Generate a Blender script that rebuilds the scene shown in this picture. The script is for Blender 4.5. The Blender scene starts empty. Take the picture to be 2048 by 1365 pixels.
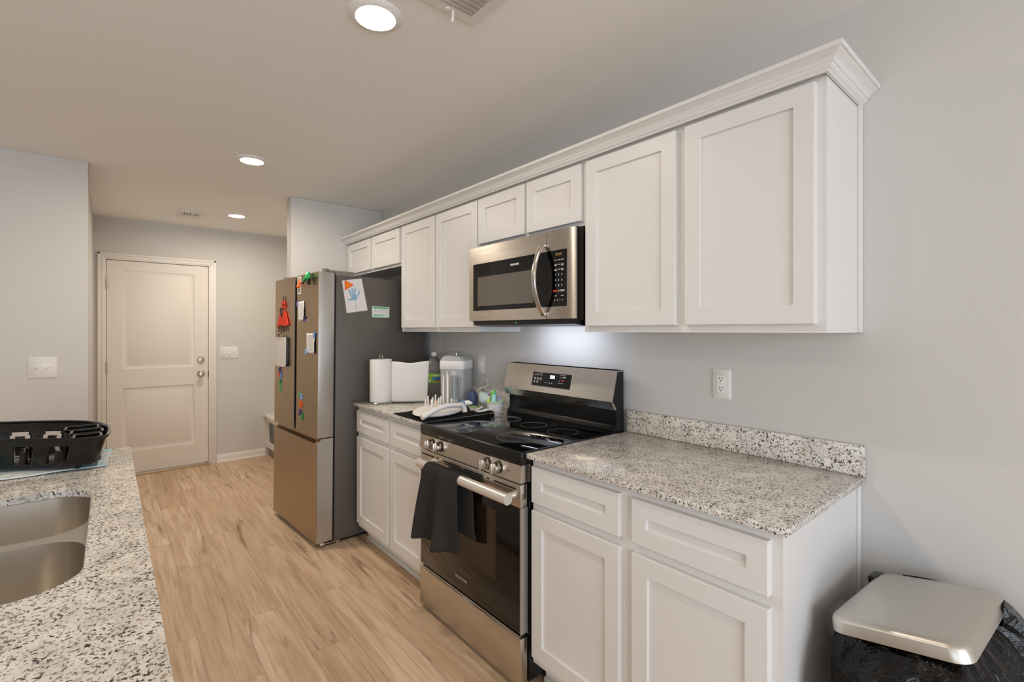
import bpy, bmesh, math, random
from mathutils import Vector, Matrix, noise

random.seed(7)
SC = bpy.context.scene
COL = SC.collection
PI = math.pi


def lin(c):
    r = []
    for v in c[:3]:
        v = v / 255.0
        r.append(v / 12.92 if v <= 0.04045 else ((v + 0.055) / 1.055) ** 2.4)
    return (r[0], r[1], r[2], 1.0)


# ------------------------------------------------------------------ camera
cam_d = bpy.data.cameras.new('camera')
cam_d.sensor_width = 36.0
cam_d.sensor_fit = 'HORIZONTAL'
cam_d.lens = 956.491 / 2048 * 36.0
cam_d.shift_y = -20.592 / 2048
cam_d.clip_start = 0.02
cam = bpy.data.objects.new('camera', cam_d)
COL.objects.link(cam)
cam.location = (-1.864, -0.442, 1.382)
cam.rotation_euler = (PI / 2, 0, math.radians(-40.121))
SC.camera = cam

# ------------------------------------------------------------------ world, exposure
SC.view_settings.view_transform = 'Standard'
SC.view_settings.look = 'None'
SC.view_settings.gamma = 1.0
SC.view_settings.use_curve_mapping = False
SC.view_settings.exposure = 0.1
SC.cycles.use_denoising = True
SC.cycles.max_bounces = 10
SC.cycles.diffuse_bounces = 6
SC.cycles.glossy_bounces = 5
SC.cycles.transmission_bounces = 8
SC.cycles.sample_clamp_indirect = 6.0
SC.cycles.caustics_reflective = False
SC.cycles.caustics_refractive = False

world = bpy.data.worlds.new('world')
SC.world = world
world.use_nodes = True
wn = world.node_tree.nodes
wn['Background'].inputs[0].default_value = lin((214, 226, 240))
wn['Background'].inputs[1].default_value = 1.2


def area_light(name, loc, rot, sx, sy, power, color, spread=180):
    l = bpy.data.lights.new(name, 'AREA')
    l.shape = 'RECTANGLE'
    l.size, l.size_y = sx, sy
    l.energy = power
    l.color = lin(color)[:3]
    l.spread = math.radians(spread)
    o = bpy.data.objects.new(name, l)
    COL.objects.link(o)
    o.location = loc
    o.rotation_euler = rot
    return o


# daylight arriving through the glazed openings behind the camera
area_light('daylight_patio', (-2.7, -4.35, 1.25), (PI / 2, 0, 0), 3.3, 2.2, 142, (228, 238, 252))
area_light('daylight_side', (-5.85, -1.6, 1.4), (PI / 2, 0, -PI / 2), 2.4, 1.6, 22, (230, 238, 252))
# task lamp in the base of the microwave, shining on the range and wall
HOOD = area_light('hood_lamp', (-0.155, 1.28, 1.401), (0, math.radians(-38), 0), 0.07, 0.42, 1.7, (224, 234, 255))
CEIL_LENS = 28.0       # glow of the ceiling lamp lenses


# ------------------------------------------------------------------ materials
MATS = {}


def pmat(name, col, rough=0.5, metal=0.0, spec=0.5, trans=0.0, ior=1.45, coat=0.0, emis=None, estr=0.0, bump=0.0, bscale=200.0, alpha=1.0, sheen=0.0):
    m = bpy.data.materials.new(name)
    m.use_nodes = True
    nt = m.node_tree
    b = nt.nodes['Principled BSDF']
    b.inputs['Base Color'].default_value = lin(col)
    b.inputs['Roughness'].default_value = rough
    b.inputs['Metallic'].default_value = metal
    b.inputs['Specular IOR Level'].default_value = spec
    b.inputs['Transmission Weight'].default_value = trans
    b.inputs['IOR'].default_value = ior
    b.inputs['Coat Weight'].default_value = coat
    b.inputs['Coat Roughness'].default_value = 0.05
    b.inputs['Alpha'].default_value = alpha
    b.inputs['Sheen Weight'].default_value = sheen
    if emis:
        b.inputs['Emission Color'].default_value = lin(emis)
        b.inputs['Emission Strength'].default_value = estr
    if bump > 0:
        tc = nt.nodes.new('ShaderNodeTexCoord')
        nz = nt.nodes.new('ShaderNodeTexNoise')
        nz.inputs['Scale'].default_value = bscale
        nz.inputs['Detail'].default_value = 3
        bp = nt.nodes.new('ShaderNodeBump')
        bp.inputs['Strength'].default_value = bump
        bp.inputs['Distance'].default_value = 0.002
        nt.links.new(tc.outputs['Object'], nz.inputs['Vector'])
        nt.links.new(nz.outputs['Fac'], bp.inputs['Height'])
        nt.links.new(bp.outputs['Normal'], b.inputs['Normal'])
    MATS[name] = m
    return m


def ramp(nt, stops, fac, interp='LINEAR'):
    r = nt.nodes.new('ShaderNodeValToRGB')
    r.color_ramp.interpolation = interp
    while len(r.color_ramp.elements) > 1:
        r.color_ramp.elements.remove(r.color_ramp.elements[-1])
    r.color_ramp.elements[0].position = stops[0][0]
    r.color_ramp.elements[0].color = stops[0][1]
    for p, c in stops[1:]:
        e = r.color_ramp.elements.new(p)
        e.color = c
    nt.links.new(fac, r.inputs['Fac'])
    return r


def mixc(nt, fac, a, b, mode='MIX'):
    n = nt.nodes.new('ShaderNodeMix')
    n.data_type = 'RGBA'
    n.blend_type = mode
    for sock, v in ((n.inputs[0], fac), (n.inputs[6], a), (n.inputs[7], b)):
        if hasattr(v, 'links'):
            nt.links.new(v, sock)
        else:
            sock.default_value = v
    return n.outputs[2]


def tnoise(nt, vec, scale, detail=3.0, rough=0.55, dist=0.0):
    n = nt.nodes.new('ShaderNodeTexNoise')
    n.inputs['Scale'].default_value = scale
    n.inputs['Detail'].default_value = detail
    n.inputs['Roughness'].default_value = rough
    n.inputs['Distortion'].default_value = dist
    nt.links.new(vec, n.inputs['Vector'])
    return n.outputs['Fac']


def mapping(nt, vec, scale=(1, 1, 1), rot=(0, 0, 0), loc=(0, 0, 0)):
    n = nt.nodes.new('ShaderNodeMapping')
    n.inputs['Scale'].default_value = scale
    n.inputs['Rotation'].default_value = rot
    n.inputs['Location'].default_value = loc
    nt.links.new(vec, n.inputs['Vector'])
    return n.outputs['Vector']


def geo_pos(nt):
    return nt.nodes.new('ShaderNodeNewGeometry').outputs['Position']


def make_granite():
    m = pmat('granite', (214, 208, 198), rough=0.16, spec=0.5)
    nt = m.node_tree
    b = nt.nodes['Principled BSDF']
    pos = geo_pos(nt)
    W = (1, 1, 1, 1)
    K = (0, 0, 0, 1)
    cloud = tnoise(nt, pos, 16, 3, .6)
    base = ramp(nt, [(.35, lin((226, 221, 212))), (.65, lin((204, 198, 189)))], cloud).outputs['Color']
    g1 = tnoise(nt, pos, 120, 4, .7, .3)
    grey = ramp(nt, [(.545, K), (.62, W)], g1).outputs['Color']
    c = mixc(nt, grey, base, lin((146, 141, 135)))
    p2 = mapping(nt, pos, loc=(3.1, 7.7, 1.3))
    g2 = tnoise(nt, p2, 60, 3, .6, .2)
    br = ramp(nt, [(.63, K), (.69, W)], g2).outputs['Color']
    c = mixc(nt, br, c, lin((158, 136, 114)))
    p3 = mapping(nt, pos, loc=(9.4, 2.2, 5.6))
    n3 = tnoise(nt, p3, 165, 3, .6, .4)
    big = tnoise(nt, mapping(nt, pos, loc=(5, 1, 8)), 22, 2, .5)
    addn = nt.nodes.new('ShaderNodeMath')
    addn.operation = 'MULTIPLY_ADD'
    nt.links.new(big, addn.inputs[0])
    addn.inputs[1].default_value = 0.22
    nt.links.new(n3, addn.inputs[2])
    bl = ramp(nt, [(.675, K), (.71, W)], addn.outputs[0]).outputs['Color']
    c = mixc(nt, bl, c, lin((52, 48, 46)))
    nt.links.new(c, b.inputs['Base Color'])
    return m


def make_floor():
    m = pmat('oak_plank', (178, 145, 110), rough=0.42, spec=0.4)
    nt = m.node_tree
    b = nt.nodes['Principled BSDF']
    pos = geo_pos(nt)
    pr = mapping(nt, pos, rot=(0, 0, -PI / 2), loc=(0.31, 0.06, 0))
    br = nt.nodes.new('ShaderNodeTexBrick')
    br.inputs['Scale'].default_value = 1.0
    br.inputs['Brick Width'].default_value = 1.22
    br.inputs['Row Height'].default_value = 0.18
    br.inputs['Mortar Size'].default_value = 0.0009
    br.inputs['Mortar Smooth'].default_value = 0.0
    br.inputs['Bias'].default_value = 0.0
    br.offset = 0.37
    br.inputs['Color1'].default_value = (0, 0, 0, 1)
    br.inputs['Color2'].default_value = (1, 1, 1, 1)
    br.inputs['Mortar'].default_value = (.5, .5, .5, 1)
    nt.links.new(pr, br.inputs['Vector'])
    # per-plank offset of the grain
    sep = nt.nodes.new('ShaderNodeSeparateXYZ')
    nt.links.new(pos, sep.inputs[0])
    off = nt.nodes.new('ShaderNodeMath')
    off.operation = 'MULTIPLY_ADD'
    nt.links.new(br.outputs['Color'], off.inputs[0])
    off.inputs[1].default_value = 13.7
    nt.links.new(sep.outputs['Y'], off.inputs[2])
    cmb = nt.nodes.new('ShaderNodeCombineXYZ')
    nt.links.new(sep.outputs['X'], cmb.inputs['X'])
    nt.links.new(off.outputs[0], cmb.inputs['Y'])
    nt.links.new(br.outputs['Color'], cmb.inputs['Z'])
    gv = cmb.outputs[0]
    fine = tnoise(nt, mapping(nt, gv, scale=(60, 2.2, 1)), 1.0, 5, .62, .6)
    broad = tnoise(nt, mapping(nt, gv, scale=(9, .9, 1)), 1.0, 4, .6, 1.2)
    knot = tnoise(nt, mapping(nt, gv, scale=(11, 1.0, 1), loc=(4, 8, 0)), 1.0, 4, .55, 1.3)
    c = ramp(nt, [(0.0, lin((204, 175, 145))), (1.0, lin((224, 198, 170)))], br.outputs['Color']).outputs['Color']
    c = mixc(nt, ramp(nt, [(.42, (0, 0, 0, 1)), (.64, (.9, .9, .9, 1))], broad).outputs['Color'], c, lin((192, 161, 129)))
    c = mixc(nt, ramp(nt, [(.44, (0, 0, 0, 1)), (.66, (.65, .65, .65, 1))], fine).outputs['Color'], c, lin((168, 137, 107)))
    c = mixc(nt, ramp(nt, [(.59, (0, 0, 0, 1)), (.72, (.8, .8, .8, 1))], knot).outputs['Color'], c, lin((118, 90, 66)))
    c = mixc(nt, ramp(nt, [(0, (0, 0, 0, 1)), (1, (.55, .55, .55, 1))], br.outputs['Fac']).outputs['Color'], c, lin((95, 70, 48)))
    nt.links.new(c, b.inputs['Base Color'])
    bp = nt.nodes.new('ShaderNodeBump')
    bp.inputs['Strength'].default_value = .12
    bp.inputs['Distance'].default_value = .001
    nt.links.new(fine, bp.inputs['Height'])
    nt.links.new(bp.outputs['Normal'], b.inputs['Normal'])
    return m


def make_brushed(name, col, rough, axis, amt=0.05, aniso=.75):
    """brushed metal: streaks running along one axis of the object"""
    m = pmat(name, col, rough=rough, metal=1.0)
    nt = m.node_tree
    b = nt.nodes['Principled BSDF']
    tc = nt.nodes.new('ShaderNodeTexCoord').outputs['Object']
    sc = {'y': (900, 6, 900), 'z': (900, 900, 6), 'x': (6, 900, 900)}[axis]
    n = tnoise(nt, mapping(nt, tc, scale=sc), 1.0, 2, .5)
    r = nt.nodes.new('ShaderNodeMapRange')
    r.inputs['From Min'].default_value = .3
    r.inputs['From Max'].default_value = .7
    r.inputs['To Min'].default_value = rough - amt
    r.inputs['To Max'].default_value = rough + amt
    nt.links.new(n, r.inputs['Value'])
    nt.links.new(r.outputs[0], b.inputs['Roughness'])
    b.inputs['Anisotropic'].default_value = aniso
    tg = nt.nodes.new('ShaderNodeCombineXYZ')
    tv = {'y': (.0, .0, 1.0), 'x': (0, 1, 0), 'z': (0, 1, 0)}[axis]
    for k in range(3):
        tg.inputs[k].default_value = tv[k]
    nt.links.new(tg.outputs[0], b.inputs['Tangent'])
    return m


WALL = pmat('wall_paint', (205, 202, 197), rough=0.75, spec=0.25, bump=.05, bscale=260)
CEIL = pmat('ceiling_paint', (241, 240, 237), rough=0.85, spec=0.2, bump=.05, bscale=200)
CAB = pmat('cabinet_white', (222, 220, 216), rough=0.38, spec=0.4)
TRIM = pmat('trim_white', (226, 221, 213), rough=0.4, spec=0.4)
DOORW = pmat('door_white', (226, 219, 209), rough=0.45, spec=0.35)
TOE = pmat('toe_board', (216, 218, 214), rough=0.7, spec=0.2, bump=.2, bscale=60)
GRAN = make_granite()
FLOOR = make_floor()
STEEL = make_brushed('stainless', (206, 198, 188), 0.28, 'y')
STEELP = make_brushed('stainless_panel', (206, 202, 196), 0.24, 'y')
FSTEEL = make_brushed('fridge_steel', (180, 160, 136), 0.36, 'y', .03, .6)
FEDGE = pmat('fridge_edge', (190, 187, 182), rough=0.36, metal=0.85)
FSIDE = pmat('fridge_side', (100, 95, 90), rough=0.42, metal=0.25, spec=0.4, bump=.05, bscale=700)
SINK = pmat('sink_steel', (206, 199, 188), rough=0.29, metal=1.0)
NICKEL = pmat('satin_nickel', (196, 184, 166), rough=0.24, metal=1.0)
CHROME = pmat('chrome', (214, 214, 214), rough=0.12, metal=1.0)
BLACK = pmat('black_enamel', (14, 14, 15), rough=0.22, spec=0.5)
BGLASS = pmat('black_glass', (5, 5, 5), rough=0.035, spec=0.5)
OGLASS = pmat('oven_glass', (15, 10, 8), rough=0.05, spec=0.5)
OWIN = pmat('oven_window', (38, 28, 19), rough=0.05, spec=0.55)
MWIN = pmat('microwave_window', (98, 92, 84), rough=0.18, spec=0.5, coat=0.4)
BPLAS = pmat('black_plastic', (20, 20, 20), rough=0.3, spec=0.5)
DGREY = pmat('dark_grey_plastic', (62, 60, 57), rough=0.45)
RACK = pmat('smoked_plastic', (11, 8, 7), rough=0.12, spec=0.5)
HANDLEW = pmat('oven_handle', (222, 216, 206), rough=0.3, metal=0.55)
WPLAS = pmat('white_plastic', (232, 229, 224), rough=0.3, spec=0.5)
PLATE = pmat('plate_white', (222, 219, 213), rough=0.32, spec=0.5)
WPEG = pmat('peg_plastic', (238, 232, 226), rough=0.35)
DARK = pmat('dark_slot', (8, 8, 8), rough=0.8)
RING = pmat('burner_print', (120, 118, 116), rough=0.3)
PRINTW = pmat('print_white', (225, 225, 225), rough=0.5)
PRINTR = pmat('print_red', (226, 70, 54), rough=0.5, emis=(226, 70, 54), estr=0.25)
LEDW = pmat('clock_digits', (240, 244, 255), rough=0.5, emis=(235, 242, 255), estr=2.2)
LEDA = pmat('ghost_digits', (120, 96, 40), rough=0.5, emis=(150, 120, 50), estr=0.25)
LEDG = pmat('green_led', (30, 160, 60), rough=0.5, emis=(40, 200, 80), estr=1.5)
LENS = pmat('lamp_lens', (255, 250, 240), rough=0.5, emis=(255, 238, 216), estr=CEIL_LENS)
PAPER = pmat('paper', (226, 223, 220), rough=0.85, spec=0.2)
TOWELP = pmat('paper_towel', (230, 227, 222), rough=0.95, spec=0.1, bump=.5, bscale=330)
TERRY = pmat('terry_cloth', (54, 52, 50), rough=0.95, spec=0.1, bump=1.0, bscale=420)
BMAT = pmat('black_mat', (34, 31, 30), rough=0.95, spec=0.1, bump=1.0, bscale=300)
CLEARP = pmat('clear_plastic', (244, 246, 246), rough=0.15, trans=0.78, ior=1.15)
FROST = pmat('frosted_plastic', (238, 240, 240), rough=0.4, trans=0.5, ior=1.15)
PETM = pmat('clear_bottle', (238, 242, 242), rough=0.12, trans=0.86, ior=1.15)
GOLDC = pmat('sill_metal', (196, 176, 148), rough=0.4, metal=.4)


def color(name, c, rough=0.4, **k):
    return pmat(name, c, rough=rough, **k)


C_ORANGE = color('orange_plastic', (242, 104, 20), .3)
C_ORANGE2 = color('orange_plastic_light', (248, 140, 30), .3)
C_GREEN = color('green_plastic', (28, 158, 84), .3)
C_GREEN2 = color('light_green_plastic', (92, 190, 120), .3)
C_BLUE = color('blue_plastic', (108, 148, 208), .3)
C_LBLUE = color('light_blue_plastic', (146, 176, 216), .3)
C_PURPLE = color('purple_plastic', (76, 58, 128), .3)
C_LPURPLE = color('lilac_plastic', (128, 112, 172), .3)
C_RED = color('red_felt', (222, 62, 40), .9, bump=.4, bscale=300)
C_BROWN = color('brown_cord', (70, 50, 38), .8)
C_HAND = color('blue_hand_paint', (136, 180, 204), .9)
C_NAVY = color('navy_silicone', (62, 80, 116), .5)
C_MINT = color('mint_plastic', (206, 226, 220), .35)
C_LIME = color('lime_rim', (196, 218, 168), .4)
C_GRN3 = color('green_silicone', (118, 172, 96), .5)
C_PINK = color('pink_trim', (232, 138, 120), .6)
C_TEAL = color('teal_plastic', (60, 176, 156), .3)
C_AQUA = color('aqua_plastic', (160, 212, 214), .3)
C_MAGENTA = color('plum_plastic', (128, 52, 128), .3)
C_YEL = color('yellow_plastic', (212, 216, 70), .3)
C_LAV = color('lavender_plastic', (142, 152, 196), .3)
C_STEELB = color('slate_blue_plastic', (112, 142, 170), .3)
C_LABEL = color('green_label', (150, 196, 62), .5)
C_LABEL2 = color('blue_label', (60, 130, 178), .5)
C_LABELR = color('red_label', (206, 84, 62), .5)
C_CARD = color('card_mint', (206, 226, 208), .6)
C_CARDG = color('card_green', (74, 160, 104), .6)
C_CARDR = color('card_print', (170, 130, 118), .6)
INK = color('ink_grey', (150, 150, 152), .8)
INKB = color('ink_black', (50, 48, 48), .8)
PHOTOG = color('photo_grey', (150, 142, 132), .5)
WBOARD = color('board_white', (216, 212, 206), .35)
TOWTEAL = color('towel_teal', (30, 112, 124), .9)


# striped tea towel under the rack
def make_teatowel():
    m = pmat('tea_towel', (214, 222, 222), rough=.95, spec=.1, bump=.6, bscale=350)
    nt = m.node_tree
    b = nt.nodes['Principled BSDF']
    pos = geo_pos(nt)
    n = tnoise(nt, mapping(nt, pos, scale=(5, 26, 5), rot=(0, 0, .4), loc=(2, 3, 0)), 1.0, 2, .5, .8)
    c = ramp(nt, [(.5, lin((208, 210, 208))), (.57, lin((176, 206, 210))), (.66, lin((150, 190, 198))), (.70, lin((40, 110, 126)))], n).outputs['Color']
    nt.links.new(c, b.inputs['Base Color'])
    return m


TEATOWEL = make_teatowel()


def make_bag():
    m = pmat('bin_liner', (4, 4, 4), rough=0.16, spec=0.4)
    nt = m.node_tree
    b = nt.nodes['Principled BSDF']
    tc = nt.nodes.new('ShaderNodeTexCoord').outputs['Object']
    n = tnoise(nt, tc, 15, 4, .5, 2.0)
    n2 = tnoise(nt, mapping(nt, tc, scale=(1, 1, .35)), 60, 3, .6, 1.0)
    a = nt.nodes.new('ShaderNodeMath')
    a.operation = 'MULTIPLY_ADD'
    nt.links.new(n2, a.inputs[0])
    a.inputs[1].default_value = .2
    nt.links.new(n, a.inputs[2])
    bp = nt.nodes.new('ShaderNodeBump')
    bp.inputs['Strength'].default_value = .9
    bp.inputs['Distance'].default_value = .012
    nt.links.new(a.outputs[0], bp.inputs['Height'])
    nt.links.new(bp.outputs['Normal'], b.inputs['Normal'])
    return m


BAG = make_bag()


def make_bin_lid():
    m = make_brushed('bin_lid_steel', (212, 207, 198), .36, 'x', .03, .3)
    return m


LIDM = make_bin_lid()

# ------------------------------------------------------------------ mesh building


class MB:
    """collects shapes into one mesh"""

    def __init__(self):
        self.v, self.f, self.mi, self.sm = [], [], [], []
        self.cur = 0

    def add(self, bm, M=None, smooth=False):
        bm.verts.index_update()
        o = len(self.v)
        for v in bm.verts:
            self.v.append((M @ v.co) if M is not None else v.co.copy())
        for f in bm.faces:
            self.f.append([o + v.index for v in f.verts])
            self.mi.append(self.cur)
            self.sm.append(smooth)
        bm.free()
        return self

    def faces(self, verts, faces, smooth=False, fix=True):
        bm = bmesh.new()
        vs = [bm.verts.new(Vector(p)) for p in verts]
        for f in faces:
            try:
                bm.faces.new([vs[i] for i in f])
            except ValueError:
                pass
        if fix:
            bmesh.ops.recalc_face_normals(bm, faces=bm.faces[:])
        return self.add(bm, None, smooth)

    def box(self, x0, x1, y0, y1, z0, z1, bev=0.0, seg=2, M=None):
        bm = bmesh.new()
        bmesh.ops.create_cube(bm, size=1.0)
        bmesh.ops.scale(bm, vec=(abs(x1 - x0), abs(y1 - y0), abs(z1 - z0)), verts=bm.verts)
        bmesh.ops.translate(bm, vec=((x0 + x1) / 2, (y0 + y1) / 2, (z0 + z1) / 2), verts=bm.verts)
        if bev > 0:
            bmesh.ops.bevel(bm, geom=bm.edges[:], offset=bev, segments=seg, profile=.5, affect='EDGES')
        return self.add(bm, M, bev > 0)

    def cyl(self, p0, p1, r0, r1=None, n=24):
        r1 = r0 if r1 is None else r1
        p0, p1 = Vector(p0), Vector(p1)
        return self.tube([p0, p1], [r0, r1], n)

    def tube(self, pts, r, n=10, closed=False, cap=True, flat=1.0, up=None):
        pts = [Vector(p) for p in pts]
        k = len(pts)
        rr = r if isinstance(r, (list, tuple)) else [r] * k
        vs, fs = [], []
        prev = None
        for i in range(k):
            if closed:
                t = pts[(i + 1) % k] - pts[i - 1]
            else:
                t = pts[min(i + 1, k - 1)] - pts[max(i - 1, 0)]
            t.normalize()
            if prev is None:
                a = Vector(up) if up else (Vector((0, 0, 1)) if abs(t.z) < .9 else Vector((1, 0, 0)))
            else:
                a = prev
            nrm = (a - t * a.dot(t)).normalized()
            prev = nrm
            bi = t.cross(nrm)
            for j in range(n):
                an = 2 * PI * j / n
                vs.append(pts[i] + nrm * (math.cos(an) * rr[i] * flat) + bi * (math.sin(an) * rr[i]))
        m = k if closed else k - 1
        for i in range(m):
            for j in range(n):
                a, b = i * n + j, i * n + (j + 1) % n
                c, d = ((i + 1) % k) * n + (j + 1) % n, ((i + 1) % k) * n + j
                fs.append([a, b, c, d])
        if cap and not closed:
            fs.append(list(range(n)))
            fs.append([(k - 1) * n + j for j in range(n)])
        return self.faces(vs, fs, True)

    def lathe(self, prof, c=(0, 0, 0), n=32, M=None, sq=0.0, sx=1.0, sy=1.0):
        """profile of (radius, z); sq > 0 squares the section"""
        vs, fs = [], []
        for r, z in prof:
            for j in range(n):
                an = 2 * PI * j / n
                ca, sa = math.cos(an), math.sin(an)
                if sq > 0:
                    q = (abs(ca) ** sq + abs(sa) ** sq) ** (-1.0 / sq)
                    ca, sa = ca * q, sa * q
                p = Vector((c[0] + r * ca * sx, c[1] + r * sa * sy, c[2] + z))
                vs.append(M @ p if M is not None else p)
        k = len(prof)
        for i in range(k - 1):
            for j in range(n):
                fs.append([i * n + j, i * n + (j + 1) % n, (i + 1) * n + (j + 1) % n, (i + 1) * n + j])
        if prof[0][0] > 1e-6:
            fs.append(list(range(n)))
        if prof[-1][0] > 1e-6:
            fs.append([(k - 1) * n + j for j in range(n)])
        bm = bmesh.new()
        bv = [bm.verts.new(p) for p in vs]
        for f in fs:
            bm.faces.new([bv[i] for i in f])
        bmesh.ops.remove_doubles(bm, verts=bm.verts[:], dist=1e-6)
        bmesh.ops.recalc_face_normals(bm, faces=bm.faces[:])
        return self.add(bm, None, True)

    def prism(self, poly, fmap, d0, d1, smooth=False):
        n = len(poly)
        vs = [fmap(u, v, d0) for u, v in poly] + [fmap(u, v, d1) for u, v in poly]
        fs = [list(range(n)), list(range(n, 2 * n))]
        fs += [[i, (i + 1) % n, n + (i + 1) % n, n + i] for i in range(n)]
        return self.faces(vs, fs, smooth)

    def holed(self, outer, holes, fmap, d0, d1):
        for d in (d0, d1):
            bm = bmesh.new()
            es = []
            for loop in [outer] + holes:
                vv = [bm.verts.new(Vector(fmap(u, v, d))) for u, v in loop]
                es += [bm.edges.new((vv[i], vv[(i + 1) % len(vv)])) for i in range(len(vv))]
            bmesh.ops.triangle_fill(bm, use_beauty=True, use_dissolve=False, edges=es)
            want = Vector(fmap(0, 0, d)) - Vector(fmap(0, 0, d1 if d == d0 else d0))
            for f in bm.faces:
                f.normal_update()
                if f.normal.dot(want) < 0:
                    f.normal_flip()
            self.add(bm)
        for k, loop in enumerate([outer] + holes):
            n = len(loop)
            cu = sum(u for u, v in loop) / n
            cv = sum(v for u, v in loop) / n
            vs = [Vector(fmap(u, v, d0)) for u, v in loop] + [Vector(fmap(u, v, d1)) for u, v in loop]
            bm = bmesh.new()
            bv = [bm.verts.new(p) for p in vs]
            ctr = (Vector(fmap(cu, cv, d0)) + Vector(fmap(cu, cv, d1))) / 2
            for i in range(n):
                f = bm.faces.new([bv[i], bv[(i + 1) % n], bv[n + (i + 1) % n], bv[n + i]])
                f.normal_update()
                out = f.calc_center_median() - ctr
                if (f.normal.dot(out) < 0) == (k == 0):
                    f.normal_flip()
            self.add(bm, None, len(loop) > 12)
        return self

    def grid(self, fn, nu, nv, smooth=True, mask=None, fix=False):
        vs = [Vector(fn(i / nu, j / nv)) for j in range(nv + 1) for i in range(nu + 1)]
        fs = []
        for j in range(nv):
            for i in range(nu):
                if mask and not mask((i + .5) / nu, (j + .5) / nv):
                    continue
                a = j * (nu + 1) + i
                fs.append([a, a + 1, a + nu + 2, a + nu + 1])
        return self.faces(vs, fs, smooth, fix)

    def text(self, body, size, org, right, up, depth=0.0006, align='CENTER', bold=0.0):
        cu = bpy.data.curves.new('txt', 'FONT')
        cu.body = body
        cu.size = size
        cu.align_x = align
        cu.align_y = 'CENTER'
        cu.extrude = depth
        cu.offset = bold
        cu.resolution_u = 3
        ob = bpy.data.objects.new('txt', cu)
        COL.objects.link(ob)
        dg = bpy.context.evaluated_depsgraph_get()
        me = bpy.data.meshes.new_from_object(ob.evaluated_get(dg))
        bm = bmesh.new()
        bm.from_mesh(me)
        right, up = Vector(right), Vector(up)
        out = right.cross(up)
        M = Matrix.Translation(Vector(org)) @ Matrix((right, up, out)).transposed().to_4x4()
        self.add(bm, M)
        bpy.data.objects.remove(ob)
        bpy.data.curves.remove(cu)
        bpy.data.meshes.remove(me)
        return self

    def build(self, name, mat, parent=None, off=None, angle=35, solid=0.0):
        me = bpy.data.meshes.new(name)
        of = Vector(off) if off is not None else (OFF[parent.name] if parent else Vector((0, 0, 0)))
        me.from_pydata([p - of for p in self.v], [], self.f)
        for m in (mat if isinstance(mat, (list, tuple)) else [mat]):
            me.materials.append(m)
        for p, mi, s in zip(me.polygons, self.mi, self.sm):
            p.material_index = mi
            p.use_smooth = s
        me.set_sharp_from_angle(angle=math.radians(angle))
        me.update()
        o = bpy.data.objects.new(name, me)
        COL.objects.link(o)
        OFF[o.name] = of
        if parent:
            o.parent = parent
        if solid:
            md = o.modifiers.new('thickness', 'SOLIDIFY')
            md.thickness = solid
            md.offset = 0
        return o


OFF = {}


def thing(name, label, cat, loc, group=None, rot=None, off=None):
    o = bpy.data.objects.new(name, None)
    COL.objects.link(o)
    o.empty_display_size = .05
    o.location = loc
    if rot:
        o.rotation_euler = rot
    OFF[o.name] = Vector(off) if off is not None else Vector(loc)
    o['label'] = label
    o['category'] = cat
    if group:
        o['group'] = group
    return o


def single(name, label, cat, loc, mb, mat, group=None, rot=None, off=None, angle=35, solid=0.0):
    o = mb.build(name, mat, None, off if off is not None else loc, angle, solid)
    o.location = loc
    if rot:
        o.rotation_euler = rot
    o['label'] = label
    o['category'] = cat
    if group:
        o['group'] = group
    return o


def struct(name, mb, mat, parent=None, label=None):
    o = mb.build(name, mat, parent, None if parent else (0, 0, 0))
    if not parent:
        o['kind'] = 'structure'
        if label:
            o['label'] = label
    return o


def FX(xf):      # front surfaces facing -x : (u = y, v = z, depth into +x)
    return lambda u, v, d: (xf + d, u, v)


def FY(yf):      # surfaces facing -y : (u = x, v = z)
    return lambda u, v, d: (u, yf + d, v)


def FZ(zt):      # horizontal slabs : (u = x, v = y, depth downwards)
    return lambda u, v, d: (u, v, zt - d)


def rrect(u0, u1, v0, v1, r, n=6):
    pts = []
    rs = r if isinstance(r, (list, tuple)) else [r] * 4
    for (cu, cv, a0, q) in ((u1 - rs[0], v1 - rs[0], 0, rs[0]), (u0 + rs[1], v1 - rs[1], PI / 2, rs[1]),
                            (u0 + rs[2], v0 + rs[2], PI, rs[2]), (u1 - rs[3], v0 + rs[3], 1.5 * PI, rs[3])):
        if q <= 0:
            pts.append((cu, cv))
            continue
        for i in range(n + 1):
            a = a0 + PI / 2 * i / n
            pts.append((cu + q * math.cos(a), cv + q * math.sin(a)))
    return pts


def shaker(mb, fm, u0, u1, v0, v1, rail=.056, th=.02, rec=.009, b=.0015):
    """recessed-panel door with small outer chamfer; fm(u, v, depth)"""
    def ring(e, d):
        return [fm(u0 + e, v0 + e, d), fm(u1 - e, v0 + e, d), fm(u1 - e, v1 - e, d), fm(u0 + e, v1 - e, d)]
    vs = ring(0, th) + ring(0, b) + ring(b, 0) + ring(rail, 0) + ring(rail + .0012, rec)
    fs = [[3, 2, 1, 0]]
    for k in range(4):
        for i in range(4):
            j = (i + 1) % 4
            fs.append([k * 4 + i, k * 4 + j, (k + 1) * 4 + j, (k + 1) * 4 + i])
    fs.append([16, 17, 18, 19])
    return mb.faces(vs, fs)


RX, UP, DN = (0, -1, 0), (0, 0, 1), (0, 0, -1)     # writing on surfaces facing -x
RY = (1, 0, 0)                                      # writing on surfaces facing -y

H = 2.442
YB = 3.575          # wall at the end of the kitchen
YD = 5.374          # wall with the door
XH = -1.975         # left wall of the passage

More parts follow.
